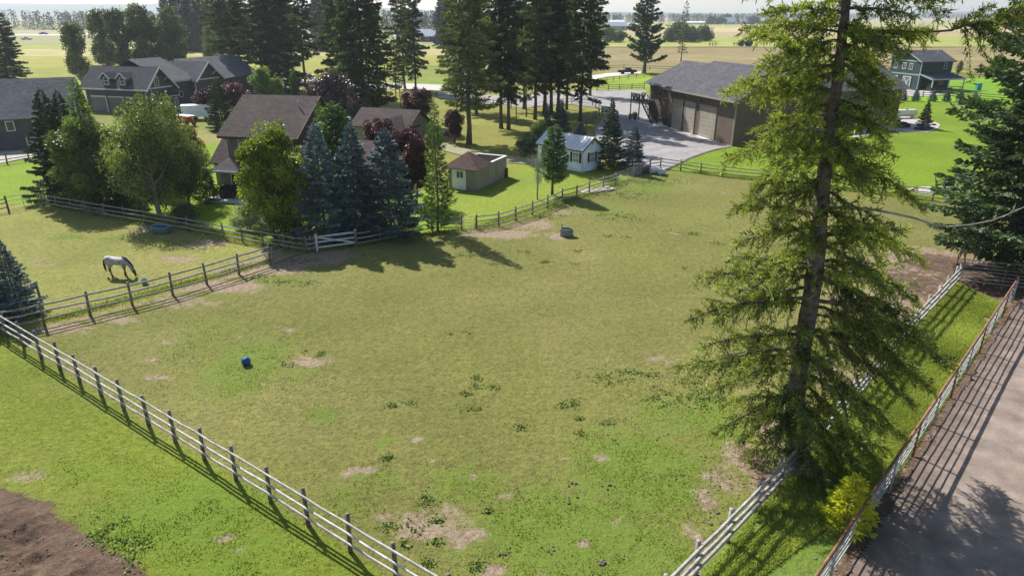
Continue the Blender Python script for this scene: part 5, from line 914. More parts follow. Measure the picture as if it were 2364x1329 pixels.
# far woods: uncountable masses
def wood(name, label, pts, n_, hmin, hmax, depth, seed):
    r_ = np.random.RandomState(seed); Vs = []; Ts = []
    for k in range(n_):
        t = r_.rand() * (len(pts) - 1); i = int(t); a = Vector(pts[i][:2]).lerp(Vector(pts[i + 1][:2]), t - i); x = a.x; y = a.y + r_.rand() * depth; h = r_.uniform(hmin, hmax); R_ = h * r_.uniform(.13, .2); m = 46
        z = r_.rand(m) ** .8 * h; az = r_.rand(m) * 6.28; rad = R_ * (1 - z / h) ** .75 * r_.uniform(.3, 1, m); P = np.stack([x + np.cos(az) * rad, y + np.sin(az) * rad, z], 1)
        d = np.stack([np.cos(az), np.sin(az), r_.uniform(-.8, .5, m)], 1); Vs.append(cards(r_, P, d, np.full(m, h * .11), np.full(m, h * .07))); Ts.append(np.clip(r_.rand() * .7 + r_.normal(.15, .1, m), 0, 1))
    tag(link(name, quads(name, np.concatenate(Vs), np.concatenate(Ts), M_FAR)), label, None, None, 'stuff')
wood('far_wood', 'hazy conifer wood along the left far edge of the fields', pxpoly((-700, 68), (20, 70), (240, 70), (500, 74), (800, 78), (1100, 76)), 900, 12, 21, 120, 1)
wood('far_wood', 'low distant woodland along the right horizon', pxpoly((1080, 62), (1400, 60), (1640, 54), (1800, 52), (2100, 46), (2400, 44), (3200, 44)), 1500, 11, 19, 500, 2)
# ------------------------------------------------------------ the big near larch
def big_larch():
    D0 = 21.4; base = G(1848, 1088); o = thing('larch_tree', 'huge near larch with drooping feathery limbs filling the right of the picture', 'tree', tuple(base)); O = Vector(base)
    tp = [(1848, 1092), (1834, 985), (1838, 900), (1858, 760), (1878, 655), (1889, 560), (1900, 430), (1915, 300), (1931, 190), (1945, 80), (1953, 0), (1962, -130), (1970, -260)]
    TP = [W(a, b2, D0) - O for a, b2 in tp]; TP[0].z = -.1
    ZT = [p.z for p in TP]; rad = [.44, .34, .30, .275, .265, .245, .215, .19, .165, .14, .125, .09, .04]
    # refine with bark irregularity
    r_ = np.random.RandomState(77); zz = np.linspace(ZT[0], ZT[-1], 60); xs_ = np.interp(zz, ZT, [p.x for p in TP]); ys_ = np.interp(zz, ZT, [p.y for p in TP]); rd = np.interp(zz, ZT, rad)
    mb = MB(); n = 18; vs = []
    for i in range(60):
        for k in range(n):
            a = 2 * pi * k / n; q = rd[i] * (1 + .10 * sin(5 * a + zz[i] * .7) + .05 * r_.randn() + (.35 * max(0, 1 - i / 4) * (.6 + .4 * sin(4 * a)))); vs.append((xs_[i] + cos(a) * q, ys_[i] + sin(a) * q, zz[i]))
    mb.add(vs, [(i * n + k, i * n + (k + 1) % n, (i + 1) * n + (k + 1) % n, (i + 1) * n + k) for i in range(59) for k in range(n)])
    bk = MAT('larch_bark', (.085, .062, .05), .95, .5, 4, 1.0, 12, col2=(.21, .17, .145)); mb.build('trunk', bk, o, True)
    tr = lambda z: np.array([np.interp(z, ZT, [p.x for p in TP]), np.interp(z, ZT, [p.y for p in TP]), z])
    limbs = MB(); Vs = []; Ts = []
    def limb(z0, tip, arch, thick, dens=1.0, tint=.5, bare=0.12, hang=1.0, width=1.0):
        A_ = tr(z0) if not hasattr(z0, '__len__') else np.array(z0); B_ = np.array(tip); L = np.linalg.norm(B_ - A_); mid = (A_ + B_) / 2 + np.array([r_.normal(0, .05) * L, r_.normal(0, .05) * L, arch * L])
        N_ = max(8, int(L / .3)); ts = np.linspace(0, 1, N_); PT = ((1 - ts) ** 2)[:, None] * A_ + (2 * ts * (1 - ts))[:, None] * mid + (ts ** 2)[:, None] * B_; PT[1:-1] += r_.normal(0, .025, (N_ - 2, 3))
        limbs.tube([tuple(p) for p in PT], [thick * (1 - .9 * t) + .006 for t in ts], 6)
        d0 = nrm((B_ - A_)[None])[0]; sd = np.cross(d0, [0, 0, 1]); sd /= np.linalg.norm(sd) + 1e-6
        nt_ = int(L / .070 * dens)
        for j in range(nt_):
            t = bare + (1 - bare) * (j + r_.rand()) / nt_; P0 = np.array([np.interp(t, ts, PT[:, q]) for q in range(3)]); s = 1 if j % 2 else -1
            l = (L * .26 * (1 - t) ** .7 + .26) * r_.uniform(.5, 1.15) * width; up = r_.uniform(-.7, .55)
            d = d0 * r_.uniform(.1, 1.0) + sd * s * r_.uniform(.1, 1.0) + np.array([0, 0, up]); d /= np.linalg.norm(d)
            nn_ = max(5, int(l / .034)); u = (np.arange(nn_) + r_.rand(nn_)) / nn_; Q = P0 + d * (u * l)[:, None]; Q[:, 2] -= hang * (u ** 2) * l * .3; Q += np.cumsum(r_.normal(0, .008, Q.shape), 0)
            if l > .45: limbs.tube([tuple(P0), tuple(P0 + d * l * .5 - np.array([0, 0, hang * l * .08])), tuple(P0 + d * l - np.array([0, 0, hang * l * .3]))], [.013, .009, .004], 4, False)
            # long strands
            m = nn_; rdm = r_.normal(0, .7, (m, 3)); dd = d * .75 + rdm; dd[:, 2] += r_.uniform(-.5, .45); bt = tint - .02 + r_.normal(0, .22)
            Vs.append(cards(r_, Q, dd, r_.uniform(.11, .29, m), r_.uniform(.026, .048, m), .05)); Ts.append(bt + r_.normal(0, .09, m) + .12 * u)
            m2 = nn_ * 2; i2 = r_.randint(0, nn_, m2); dd = r_.normal(0, 1, (m2, 3)) + d * .4; Vs.append(cards(r_, Q[i2] + r_.normal(0, .02, (m2, 3)), dd, r_.uniform(.05, .12, m2), r_.uniform(.02, .04, m2))); Ts.append(bt + r_.normal(0, .12, m2))
    P = lambda a, b2, dy: np.array(W(a, b2, D0 + dy) - O)
    def zof(py): return float((W(1900, py, D0) - O).z)
    spec = [  # trunk py, tip px, tip py, depth shift, arch, thick, tint
        (60, 1735, 80, 1.0, .10, .05, .50), (30, 1770, 30, -1, .1, .045, .45), (130, 1728, 78, -.8, .02, .05, .62), (150, 1690, 205, .6, .12, .06, .60), (210, 1676, 212, -.9, .10, .06, .62), (95, 1752, 165, -1.5, .12, .05, .5), (120, 1800, 230, 1.5, .1, .05, .55),
        (-40, 1790, -20, .5, .1, .045, .5), (-60, 2080, -10, -.6, .1, .04, .4), (260, 1700, 360, -.6, .12, .055, .66), (240, 1740, 300, 1.2, .1, .055, .55), (330, 1730, 455, .4, .14, .055, .48), (310, 1790, 400, -1.8, .1, .05, .60),
        (430, 1693, 478, .7, .06, .055, .48), (400, 1780, 530, -.8, .12, .05, .45), (520, 1695, 560, -.9, .02, .05, .42), (520, 1800, 610, 1.2, .1, .05, .36), (640, 1610, 640, .2, .08, .075, .48), (610, 1690, 590, 1.2, .02, .06, .42), (690, 1595, 735, -1.0, .08, .075, .42), (660, 1650, 745, 1.2, .12, .06, .38),
        (800, 1562, 845, .5, .04, .075, .46), (770, 1620, 800, -1.3, .06, .06, .44), (830, 1640, 905, 1.5, .08, .06, .42), (900, 1645, 1000, -.6, .08, .06, .42), (880, 1700, 1030, .9, .1, .055, .36), (960, 1720, 1060, -.6, .1, .05, .38), (930, 1760, 1070, -1.6, .1, .05, .36),
        (20, 2110, 40, -.8, .1, .05, .42), (80, 2150, 70, .4, .02, .065, .50), (80, 2095, 120, -1.4, .08, .05, .50), (130, 2060, 215, .9, .1, .05, .48), (140, 2070, 280, -1.0, .14, .05, .45), (220, 2040, 330, .7, .12, .05, .42), (260, 2050, 300, -1.4, .1, .05, .40), (300, 2000, 420, -1.6, .1, .05, .40),
        (370, 2125, 470, .4, .16, .055, .36), (340, 2010, 450, 1.3, .12, .05, .40), (440, 2045, 520, -1.2, .1, .05, .42), (480, 2070, 560, -.5, .08, .055, .80), (540, 2130, 600, .3, .12, .06, .74), (560, 2060, 690, -1.2, .14, .06, .52), (600, 2120, 700, 1.4, .16, .06, .42),
        (640, 2195, 850, .3, .18, .08, .30), (690, 2160, 800, -1.4, .16, .07, .34), (700, 2100, 870, 1.6, .14, .06, .34), (760, 2110, 930, -1.0, .14, .065, .38), (760, 2150, 900, 1.0, .14, .06, .34), (820, 2090, 1010, -.2, .12, .065, .46), (850, 2040, 1000, -1.6, .12, .055, .48), (880, 2030, 1080, .8, .1, .055, .42), (930, 1990, 1090, -1.0, .1, .05, .40), (960, 1960, 1100, .8, .1, .05, .38), (1000, 1900, 1120, -1.3, .1, .04, .38), (880, 1880, 1040, -2.2, .1, .05, .40)]
    for (py, a, b2, dy, ar_, th, ti) in spec: limb(zof(py), P(a, b2, dy), ar_, th, tint=ti)
    H_ = zof(0)
    for k in range(56):
        z = 1.6 + (H_ + 4) * (k + r_.rand()) / 56; az = k * 2.4 + r_.normal(0, .3); e = (z / (H_ + 5)); L = (4.4 - 1.5 * e) * r_.uniform(.45, .9)
        if sin(az) < -.3: L *= .55
        if sin(az) < -.3 and k % 2: continue
        A_ = tr(z); limb(z, A_ + np.array([cos(az) * L, sin(az) * L, -.38 * L * r_.uniform(-.3, 1)]), .1, .035, .85, r_.uniform(.3, .55), .1)
    for k in range(60):
        z = 1.0 + (H_ + 3) * r_.rand(); az = r_.rand() * 6.283; L = r_.uniform(.35, 1.1); A_ = tr(z)
        limb(z, A_ + np.array([cos(az) * L, sin(az) * L, L * r_.uniform(-.5, .3)]), .05, .012, 1.1, r_.uniform(.25, .6), .25)
    # long tufted bough reaching right
    limb(zof(70), P(2150, 74, -.5), -.01, .06, .8, .45, .1); limbs.tube([tuple(P(2110, 72, -.4)), tuple(P(2150, 74, -.5)), tuple(P(2200, 70, -.6))], [.04, .036, .034], 6)
    limb(P(2195, 70, -.6), P(2385, 12, -.8), -.02, .034, 1.5, .30, .0, 1.6, 2.0); limb(zof(-60), P(2200, 0, -.2), .05, .05, .8, .3, .1)
    M_BL = LEAF('big_larch_needles', (.014, .028, .010), (.36, .43, .075), .34, .65, (1.4, 1.4, .5), .3)
    limbs.build('limbs', bk, o, True); link('crown', quads('crown', np.concatenate(Vs), np.concatenate(Ts), M_BL), o)
    db = MB(); pts = [np.array(tr(zof(478)))] + [P(a, b2, -.3) for a, b2 in ((2000, 480), (2060, 492), (2110, 503), (2150, 517), (2190, 523), (2240, 519), (2290, 509), (2330, 494), (2364, 478), (2420, 455))]
    db.tube([tuple(p) for p in pts], [.05, .045, .04, .034, .029, .023, .021, .018, .016, .013, .006], 7)
    for a, b2, c2, d2 in ((2330, 494, 2345, 470), (2300, 506, 2296, 488), (2140, 515, 2200, 560), (2200, 523, 2215, 545)): db.tube([tuple(P(a, b2, -.3)), tuple(P((a + c2) / 2 + 3, (b2 + d2) / 2, -.3)), tuple(P(c2, d2, -.3))], [.018, .012, .005], 5)
    db.build('dead_branch', MAT('dead_wood', (.30, .27, .24), .9, .4, 5, .5, 20), o, True)
big_larch()
# yellow larch sapling in the lane, and the right hand neighbour whose boughs enter the frame
K['ysap'] = conifer(141, 3.0, .95, .25, 90, 60, .20, .05, LEAF('gold_larch_needles', (.33, .37, .03), (.66, .68, .06), .5, .6, (1.3, 1.2, .4)), droop=-.1, tip=.4, pw=.6, lat=.5, rag=.4, trunk_r=.035); HH['ysap'] = 3
c_ = G(1948, 1236); plant('larch_sapling', K['ysap'], (c_.x, c_.y, hz(c_.x, c_.y)), .95, 'bright yellow larch sapling by the pipe fence', 'sapling', sz=.80)
# ------------------------------------------------------------ animals
HORSE = MAT('grey_coat', (.22, .21, .20), .7, .25, 3.5, .05, 40, col2=(.50, .48, .47)); MANE = MAT('dark_hair', (.035, .03, .03), .8, .3, 10, .3, 60); HORSE2 = MAT('dun_coat', (.36, .30, .27), .7, .2, 2, .05)
def legdark(m):
    n = m.node_tree; b = [x for x in n.nodes if x.type == 'BSDF_PRINCIPLED'][0]; src = b.inputs['Base Color'].links[0].from_socket; tc = n.nodes.new('ShaderNodeTexCoord'); sp = n.nodes.new('ShaderNodeSeparateXYZ'); n.links.new(tc.outputs['Object'], sp.inputs[0])
    r = ramp(n, sp.outputs[2], [(.42, (.10, .09, .085)), (.78, (1, 1, 1))]); mx = n.nodes.new('ShaderNodeMix'); mx.data_type = 'RGBA'; mx.blend_type = 'MULTIPLY'; mx.inputs[0].default_value = 1; n.links.new(src, mx.inputs[6]); n.links.new(r.outputs[0], mx.inputs[7]); n.links.new(mx.outputs[2], b.inputs['Base Color'])
legdark(HORSE)
def horse(label, loc, rz, coat, grazing=True, sc=1.0):
    o = thing('horse', label, 'horse', loc, rz); o.scale = (sc,) * 3; b_ = MB()
    # trunk: x forward, rings of (x, z, half width, half height)
    b_.tube([(-.80, 0, 1.12), (-.72, 0, 1.16), (-.55, 0, 1.17), (-.30, 0, 1.13), (0, 0, 1.08), (.28, 0, 1.09), (.50, 0, 1.13), (.68, 0, 1.12), (.76, 0, 1.10)],
            [(.10, .12), (.21, .24), (.27, .31), (.26, .29), (.28, .31), (.27, .33), (.24, .33), (.17, .25), (.06, .1)] if 0 else [(.12, .10), (.24, .21), (.31, .27), (.29, .26), (.31, .28), (.33, .27), (.33, .24), (.25, .17), (.1, .06)], 14)
    if grazing: nk = [(.52, 0, 1.22), (.72, 0, 1.10), (.92, 0, .86), (1.06, 0, .62), (1.10, 0, .50)]; hd = [(1.06, 0, .62), (1.12, 0, .48), (1.18, 0, .30), (1.22, 0, .14), (1.22, 0, .07)]
    else: nk = [(.52, 0, 1.22), (.74, 0, 1.32), (.95, 0, 1.42), (1.10, 0, 1.46), (1.16, 0, 1.42)]; hd = [(1.10, 0, 1.48), (1.20, 0, 1.38), (1.32, 0, 1.20), (1.42, 0, 1.02), (1.45, 0, .96)]
    b_.tube(nk, [(.27, .15), (.24, .13), (.18, .10), (.15, .085), (.11, .08)], 12); b_.tube(hd, [(.12, .09), (.14, .10), (.10, .07), (.075, .058), (.05, .045)], 12)
    e_ = Vector(hd[0]); 
    for s in (-1, 1): b_.tube([e_ + Vector((-.02, .055 * s, .06)), e_ + Vector((-.05, .075 * s, .19))], [.03, .008], 6)
    # legs: fore with knee, hind with stifle forward and hock back
    for s, dx in ((-1, .10), (1, -.13)):
        x = .50; b_.tube([(x, .13 * s, 1.05), (x + dx * .4, .14 * s, .78), (x + dx * .9, .14 * s, .47), (x + dx * 1.5, .14 * s, .15), (x + dx * 1.6 + .03, .14 * s, .05), (x + dx * 1.6 + .06, .14 * s, 0)], [.15, .09, .058, .038, .045, .062], 10)
    for s, dx in ((-1, .16), (1, -.10)):
        x = -.58; b_.tube([(x, .13 * s, 1.10), (x + .12 + dx * .3, .15 * s, .82), (x - .06 + dx * .6, .15 * s, .52), (x - .02 + dx * 1.1, .15 * s, .16), (x + .02 + dx * 1.15, .15 * s, .05), (x + .05 + dx * 1.15, .15 * s, 0)], [.22, .15, .068, .042, .047, .063], 10)
    body = b_.build('body', coat, o, True); md = body.modifiers.new('remesh', 'REMESH'); md.mode = 'VOXEL'; md.voxel_size = .022; md.use_smooth_shade = True; sm = body.modifiers.new('smooth', 'SMOOTH'); sm.iterations = 6; sm.factor = .5
    m_ = MB(); m_.tube([(-.80, 0, 1.22), (-.92, 0, 1.08), (-.95, 0, .80), (-.93, 0, .45), (-.90, 0, .28)], [.04, .06, .075, .06, .015], 8); m_.build('tail', MANE, o, True)
    m_ = MB(); up = [Vector(p) + Vector((-.03, .02, .13 if not grazing else .17 - .10 * i / 3)) for i, p in enumerate(nk[:-1])]; 
    if grazing: up = [Vector((.45, 0, 1.43)), Vector((.72, 0, 1.34)), Vector((.98, 0, 1.06)), Vector((1.14, 0, .78)), Vector((1.16, 0, .62))]
    m_.tube(up, [.03, .05, .055, .045, .02], 8); m_.build('mane', MANE, o, True)
    for q in ((.58 + .08, -.14), (.5 - .2, .14), (-.40, -.15), (-.66, .15)):
        pass
    return o
c_ = G(276, 637); horse('grey horse grazing in the left paddock with its head down', (c_.x, c_.y, hz(c_.x, c_.y)), radians(-8), HORSE, True, .98)
c_ = G(2208, 612); horse('pale horse standing in the shade of the dense fir at the right, mostly hidden', (c_.x + .9, c_.y + .25, hz(c_.x, c_.y)), radians(182), HORSE2, False, .98)
# ------------------------------------------------------------ paddock things
def at(px, py): c = G(px, py); return (c.x, c.y, hz(c.x, c.y))
o = thing('trough', 'pale round stock tank on the paddock grass with a standpipe', 'trough', at(1308, 545)); o.scale = (.78, .78, .9)
m_ = MB(); m_.lathe([(.02, .06), (.60, .06), (.62, .0), (.64, 0), (.66, .30), (.67, .62), (.70, .66), (.66, .68), (.62, .64), (.61, .12)], 24, 1.0, .72); m_.build('tank', MAT('tank_paint', (.24, .25, .23), .6, .3, 3, .1, 20), o, True)
m_ = MB(); m_.lathe([(.001, .56), (.62, .56)], 24, 1.0, .72); m_.build('water', MAT('dark_water', (.02, .035, .04), .05, .1, 1, 0, spec=.8), o)
m_ = MB(); m_.tube([(-.45, .52, 0), (-.45, .52, .95)], .045, 8); m_.tube([(-.45, .52, .9), (-.45, .30, .96)], .03, 6); m_.build('standpipe', BLACK, o, True)
o = thing('trough', 'blue grey oval water trough in the shade by the fence', 'trough', at(374, 537), radians(-10)); bl = MAT('blue_tub', (.12, .19, .24), .5, .25, 3, .1)
m_ = MB(); m_.lathe([(.02, .06), (.70, .06), (.72, 0), (.74, 0), (.84, .5), (.88, .56), (.84, .58), (.79, .52), (.68, .1)], 24, 1.0, .62); m_.build('tub', bl, o, True); m_ = MB(); m_.lathe([(.001, .46), (.77, .46)], 24, 1, .62); m_.build('water', MAT('dark_water2', (.02, .035, .04), .05, .1, 1, 0, spec=.8), o)
bm = bmesh.new(); bmesh.ops.create_icosphere(bm, subdivisions=2, radius=.235); me = bpy.data.meshes.new('ball'); bm.to_mesh(me); bm.free(); me.materials.append(MAT('blue_rubber', (.012, .07, .20), .45, .15, 5, .1, col2=(.02, .10, .27)))
o = link('ball', me); c_ = at(569, 841); o.location = (c_[0], c_[1], c_[2] + .21); o.rotation_euler = (.4, .2, .3); tag(o, 'faceted blue horse ball lying on the paddock grass', 'ball')
o = thing('bucket', 'small pale blue bucket lying by the fence behind the horse paddock rail', 'bucket', at(334, 655), .4); m_ = MB(); m_.lathe([(.001, .01), (.15, .0), (.20, .36), (.17, .36), (.13, .03)], 16); m_.build('pail', MAT('pale_blue_plastic', (.28, .36, .42), .5, .2), o, True); m_ = MB(); m_.tube([(.19 * cos(t), 0, .36 + .16 * sin(t)) for t in np.linspace(0, pi, 9)], .012, 5, False); m_.build('handle', STEEL, o, True)
for i, (a, b2) in enumerate(((200, 494), (232, 498))):
    o = thing('feed_rack', ['left grey rack leaning on the shaded fence', 'right grey rack leaning on the shaded fence'][i], 'rack', at(a, b2), radians(-25 + 8 * i)); m_ = MB()
    for k in range(4): m_.beam((0, -.1 - k * .05, .15 + k * .16), (1.1, -.1 - k * .05, .15 + k * .16), .04, .08)
    m_.build('slats', WOODD, o); m_ = MB(); m_.beam((.1, -.05, 0), (.1, -.3, .75), .06, .06); m_.beam((1.0, -.05, 0), (1.0, -.3, .75), .06, .06); m_.build('leg', WOODD, o)
# stacked rails, crates and barrels at the top corner
o = thing('plank_stack', 'grey planks lying flat on the ground behind the climbing fence', 'planks', at(1362, 446), radians(30)); m_ = MB()
for k in range(6): m_.obox((1.2 + .05 * (k % 2), k * .21, .05 + .02 * (k % 3)), (1.9, .02 * (k - 3), 0), (0, .09, 0), (0, 0, .03))
m_.build('planks', MAT('pale_plank', (.42, .38, .34), .9, .25, 3, .4), o)
o = thing('timber_pile', 'pile of dark weathered timbers and crates stacked at the fence corner', 'timber', at(1462, 404), radians(32)); m_ = MB()
for k in range(14): m_.tube([(rr.uniform(-.1, .2), .1 + (k % 5) * .2, .12 + (k // 5) * .2), (rr.uniform(2.2, 3.0), .1 + (k % 5) * .2 + rr.uniform(-.1, .1), .12 + (k // 5) * .2 + rr.uniform(0, .08))], .09, 7)
m_.build('timbers', WOODD, o, True); m_ = MB()
for k in range(9): m_.box(-.3 + k * .14, -.2 + k * .14, -.25, -.20, 0, .95)
m_.box(-.3, 1.0, -.20, -.16, .15, .25); m_.box(-.3, 1.0, -.20, -.16, .7, .8); m_.build('pallet', WOODG, o)
for i, (a, b2, rz) in enumerate(((1510, 400, .5), (1528, 403, .9))):
    o = thing('barrel', ['white plastic barrel lying against the timber pile', 'white barrel with an open tan end, lying right of the other barrel'][i], 'barrel', (lambda p: (p[0], p[1], p[2] + .32))(at(a, b2)), rz); m_ = MB(); pr = [(-.48, .02), (-.48, .27), (-.46, .30), (-.18, .31), (-.16, .325), (-.13, .31), (.13, .31), (.16, .325), (.18, .31), (.46, .30), (.48, .27)]
    vs = [(x, r * cos(2 * pi * k / 20), r * sin(2 * pi * k / 20)) for x, r in pr for k in range(20)]; m_.add(vs, [(q * 20 + k, q * 20 + (k + 1) % 20, (q + 1) * 20 + (k + 1) % 20, (q + 1) * 20 + k) for q in range(len(pr) - 1) for k in range(20)]); m_.build('drum', MAT('white_plastic', (.62, .64, .64), .45, .1, 2, .05), o, True)
    m_ = MB(); m_.add([(.475, .28 * cos(2 * pi * k / 20), .28 * sin(2 * pi * k / 20)) for k in range(20)], [tuple(range(20))]); m_.build('end', MAT('tan_end', (.30, .24, .17), .8), o)
# corner gate clutter
o = thing('hitching_pole', 'bent rusty pole standing by the wooden fence corner', 'pole', at(2199, 643)); m_ = MB(); m_.tube([(0, 0, 0), (0, 0, 1.6), (.6, .5, 2.1)], [.035, .035, .03], 8); m_.build('pole', RUST, o, True)
# ------------------------------------------------------------ garden and yard things
def adirondack(label, px, py, rz):
    o = thing('garden_chair', label, 'chair', at(px, py), rz, 'black garden chairs on the gravel pad'); o.scale = (1.15,) * 3
    m_ = MB(); 
    for k in range(5): m_.beam((-.05 + k * .11, -.28, .36 - k * .03 + .0), (-.05 + k * .11, .28, .36 - k * .03), .09, .025) if 0 else m_.obox((.02 + k * .115, 0, .28 + k * .035), (.052, 0, .015), (0, .27, 0), (0, 0, .012))
    m_.build('seat', BLACK, o); m_ = MB()
    for k in range(5): m_.obox((-.22, -.24 + k * .12, .66), (-.10, 0, .40), (0, .05, 0), (.012, 0, .003))
    m_.build('backrest', BLACK, o); 
    for s in (-1, 1): m_ = MB(); m_.box(-.25, .55, s * .34 - .07, s * .34 + .07, .56, .59); m_.build('armrest', BLACK, o)
    for x, y, h in ((.5, -.31, .56), (.5, .31, .56), (-.1, -.31, .56), (-.1, .31, .56)): m_ = MB(); m_.box(x - .03, x + .03, y - .02, y + .02, 0, h); m_.build('leg', BLACK, o)
adirondack('black slatted garden chair turned sideways, left on the gravel pad', 2163, 434, radians(-25)); adirondack('black slatted garden chair seen from behind, right on the gravel pad', 2190, 436, radians(75)); adirondack('third black chair mostly behind the dense fir', 2222, 440, radians(150))
o = thing('propane_tank', 'long cream propane tank lying on legs beside the rock bed', 'tank', at(2088, 273), radians(12)); m_ = MB()
pr = [(-2.2, .02), (-2.15, .25), (-2.0, .45), (-1.75, .56), (-1.5, .58), (1.5, .58), (1.75, .56), (2.0, .45), (2.15, .25), (2.2, .02)]; vs = [(x, r * cos(2 * pi * k / 20), .85 + r * sin(2 * pi * k / 20)) for x, r in pr for k in range(20)]; m_.add(vs, [(q * 20 + k, q * 20 + (k + 1) % 20, (q + 1) * 20 + (k + 1) % 20, (q + 1) * 20 + k) for q in range(len(pr) - 1) for k in range(20)]); m_.build('tank', MAT('cream_paint', (.62, .56, .45), .5, .08, 2, .05), o, True)
m_ = MB(); m_.lathe([(.18, 1.38), (.18, 1.56), (.15, 1.6), (.01, 1.6)], 12); m_.build('valve_cover', MAT('grey_cap', (.35, .35, .33), .5), o, True)
for x in (-1.3, 1.3): m_ = MB(); m_.box(x - .1, x + .1, -.35, .35, 0, .36); m_.build('leg', CONC, o)
for i, (a, b2, s_) in enumerate([(2040, 305, .45), (2065, 307, .35), (2148, 282, .35), (2118, 300, .5), (2136, 302, .5), (2076, 276, .35), (2010, 308, .5), (2155, 290, .3)]):
    o = thing('boulder', ['dark boulder at the bed edge under the larch boughs', 'low dark boulder in the middle of the bed edge', 'dark round boulder near the right end of the rock bed', 'dark mound left of the slim conifer', 'dark mound at the foot of the slim conifer', 'small stone by the propane tank', 'leftmost boulder by the shaded wall', 'flat stone at the rock bed tip'][i], 'rock', at(a, b2), group='stones in the rock bed'); m_ = MB(); lump(m_, 0, 0, .15, s_ * 1.3, rr); m_.build('stone', MAT('dark_stone', (.06, .058, .055), .9, .3), o, True)
o = thing('air_conditioner', 'white outdoor unit at the dark house wall by the rock bed', 'outdoor unit', at(2068, 292), radians(20)); m_ = MB(); m_.box(-.45, .45, -.3, .3, .1, 1.2); m_.build('case', TRIMW, o); m_ = MB(); m_.box(-.35, .35, -.33, -.302, .25, 1.05); m_.build('grille', BLACK, o)
o = thing('log_pile', 'dark heap of stacked logs beside the white outdoor unit', 'log pile', at(2086, 295), radians(15)); m_ = MB()
for k in range(16): m_.tube([(-.9 + (k % 6) * .32, -.4, .15 + (k // 6) * .28), (-.9 + (k % 6) * .32, .5, .15 + (k // 6) * .28)], .15, 7)
m_.build('logs', MAT('dark_logs', (.035, .03, .028), .9, .4), o, True)
o = thing('barbecue', 'covered black barbecue standing on the tan house patio', 'barbecue', at(530, 458), radians(-12)); m_ = MB(); m_.add([(-.75, -.4, 0), (.75, -.4, 0), (.75, .4, 0), (-.75, .4, 0), (-.70, -.36, 1.0), (.70, -.36, 1.0), (.70, .36, 1.0), (-.70, .36, 1.0), (-.45, -.22, 1.28), (.45, -.22, 1.28), (.45, .22, 1.28), (-.45, .22, 1.28)], [(3, 2, 1, 0), (8, 9, 10, 11)] + [(q + k, q + (k + 1) % 4, q + 4 + (k + 1) % 4, q + 4 + k) for q in (0, 4) for k in range(4)]); m_.build('cover', BLACK, o)
o = thing('barrel', 'rusty brown barrel standing at the end of the walled yard', 'barrel', at(1166, 408)); m_ = MB(); m_.lathe([(.001, 0), (.32, 0), (.33, .3), (.34, .32), (.33, .34), (.33, .62), (.34, .64), (.33, .66), (.33, .95), (.30, .95), (.001, .90)], 18); m_.build('drum', MAT('rust_drum', (.10, .035, .025), .8, .3), o, True)
o = thing('grill', 'small kettle grill with a pale lid on the concrete walk', 'grill', at(1523, 286)); m_ = MB(); m_.lathe([(.001, .7), (.25, .75), (.32, .95), (.22, 1.12), (.001, 1.18)], 14); m_.build('bowl', MAT('pale_lid', (.45, .46, .42), .4), o, True); m_ = MB(); [m_.tube([(.1 * cos(t), .1 * sin(t), .8), (.32 * cos(t), .32 * sin(t), .1)], .02, 5) for t in (0, 2.1, 4.2)]; m_.build('leg', BLACK, o)
o = thing('bin', 'dark waste bin against the brown wall beside the side door', 'bin', at(1537, 291), radians(17)); m_ = MB(); m_.add([(-.3, -.35, 0), (.3, -.35, 0), (.3, .35, 0), (-.3, .35, 0), (-.36, -.42, 1.15), (.36, -.42, 1.15), (.36, .42, 1.15), (-.36, .42, 1.15)], [(3, 2, 1, 0)] + [(k, (k + 1) % 4, 4 + (k + 1) % 4, 4 + k) for k in range(4)]); m_.build('body', BLACK, o); m_ = MB(); m_.obox((0, 0, 1.2), (.39, 0, .05), (0, .45, 0), (0, 0, .03)); m_.build('lid', BLACK, o)
def flower_pot(label, c, s_=1.0):
    o = thing('flower_pot', label, 'flower pot', c, 0, 'potted plants by the outside stair'); o.scale = (s_,) * 3; m_ = MB(); m_.lathe([(.001, 0), (.16, 0), (.24, .35), (.20, .35), (.001, .3)], 12); m_.build('pot', BLACK, o, True)
    r_ = np.random.RandomState(9); n_ = 260; v = nrm(r_.normal(size=(n_, 3))); P_ = np.array([0, 0, .58]) + v * (r_.rand(n_) ** .4)[:, None] * .34; link('leaves', quads('leaves', cards(r_, P_, v + r_.normal(0, .5, (n_, 3)), np.full(n_, .14), np.full(n_, .09)), np.clip(r_.normal(.4, .2, n_), 0, 1), M_POP), o)
Lg = lambda x, y, z: tuple(Matrix.Rotation(radians(16.8), 3, 'Z') @ Vector((x, y, z)) + Vector((28.7, 89.8, 0)))
flower_pot('potted plant at the deck railing above the stair', Lg(-1.0, 26.9, 3.15), 1.05); flower_pot('potted plant at the deck corner over the stair head', Lg(-1.0, 25.6, 3.15), 1.1); flower_pot('dark potted plant by the upstairs wall on the deck', Lg(.5, 26.6, 3.15), 1.15)
flower_pot('potted plant under the deck beside the post', Lg(-1.5, 25.2, .08), 1.15); flower_pot('potted plant on the driveway below the deck', Lg(-1.0, 26.3, .08), 1.2); flower_pot('front potted plant below the deck', Lg(-1.9, 26.0, .08), 1.0)
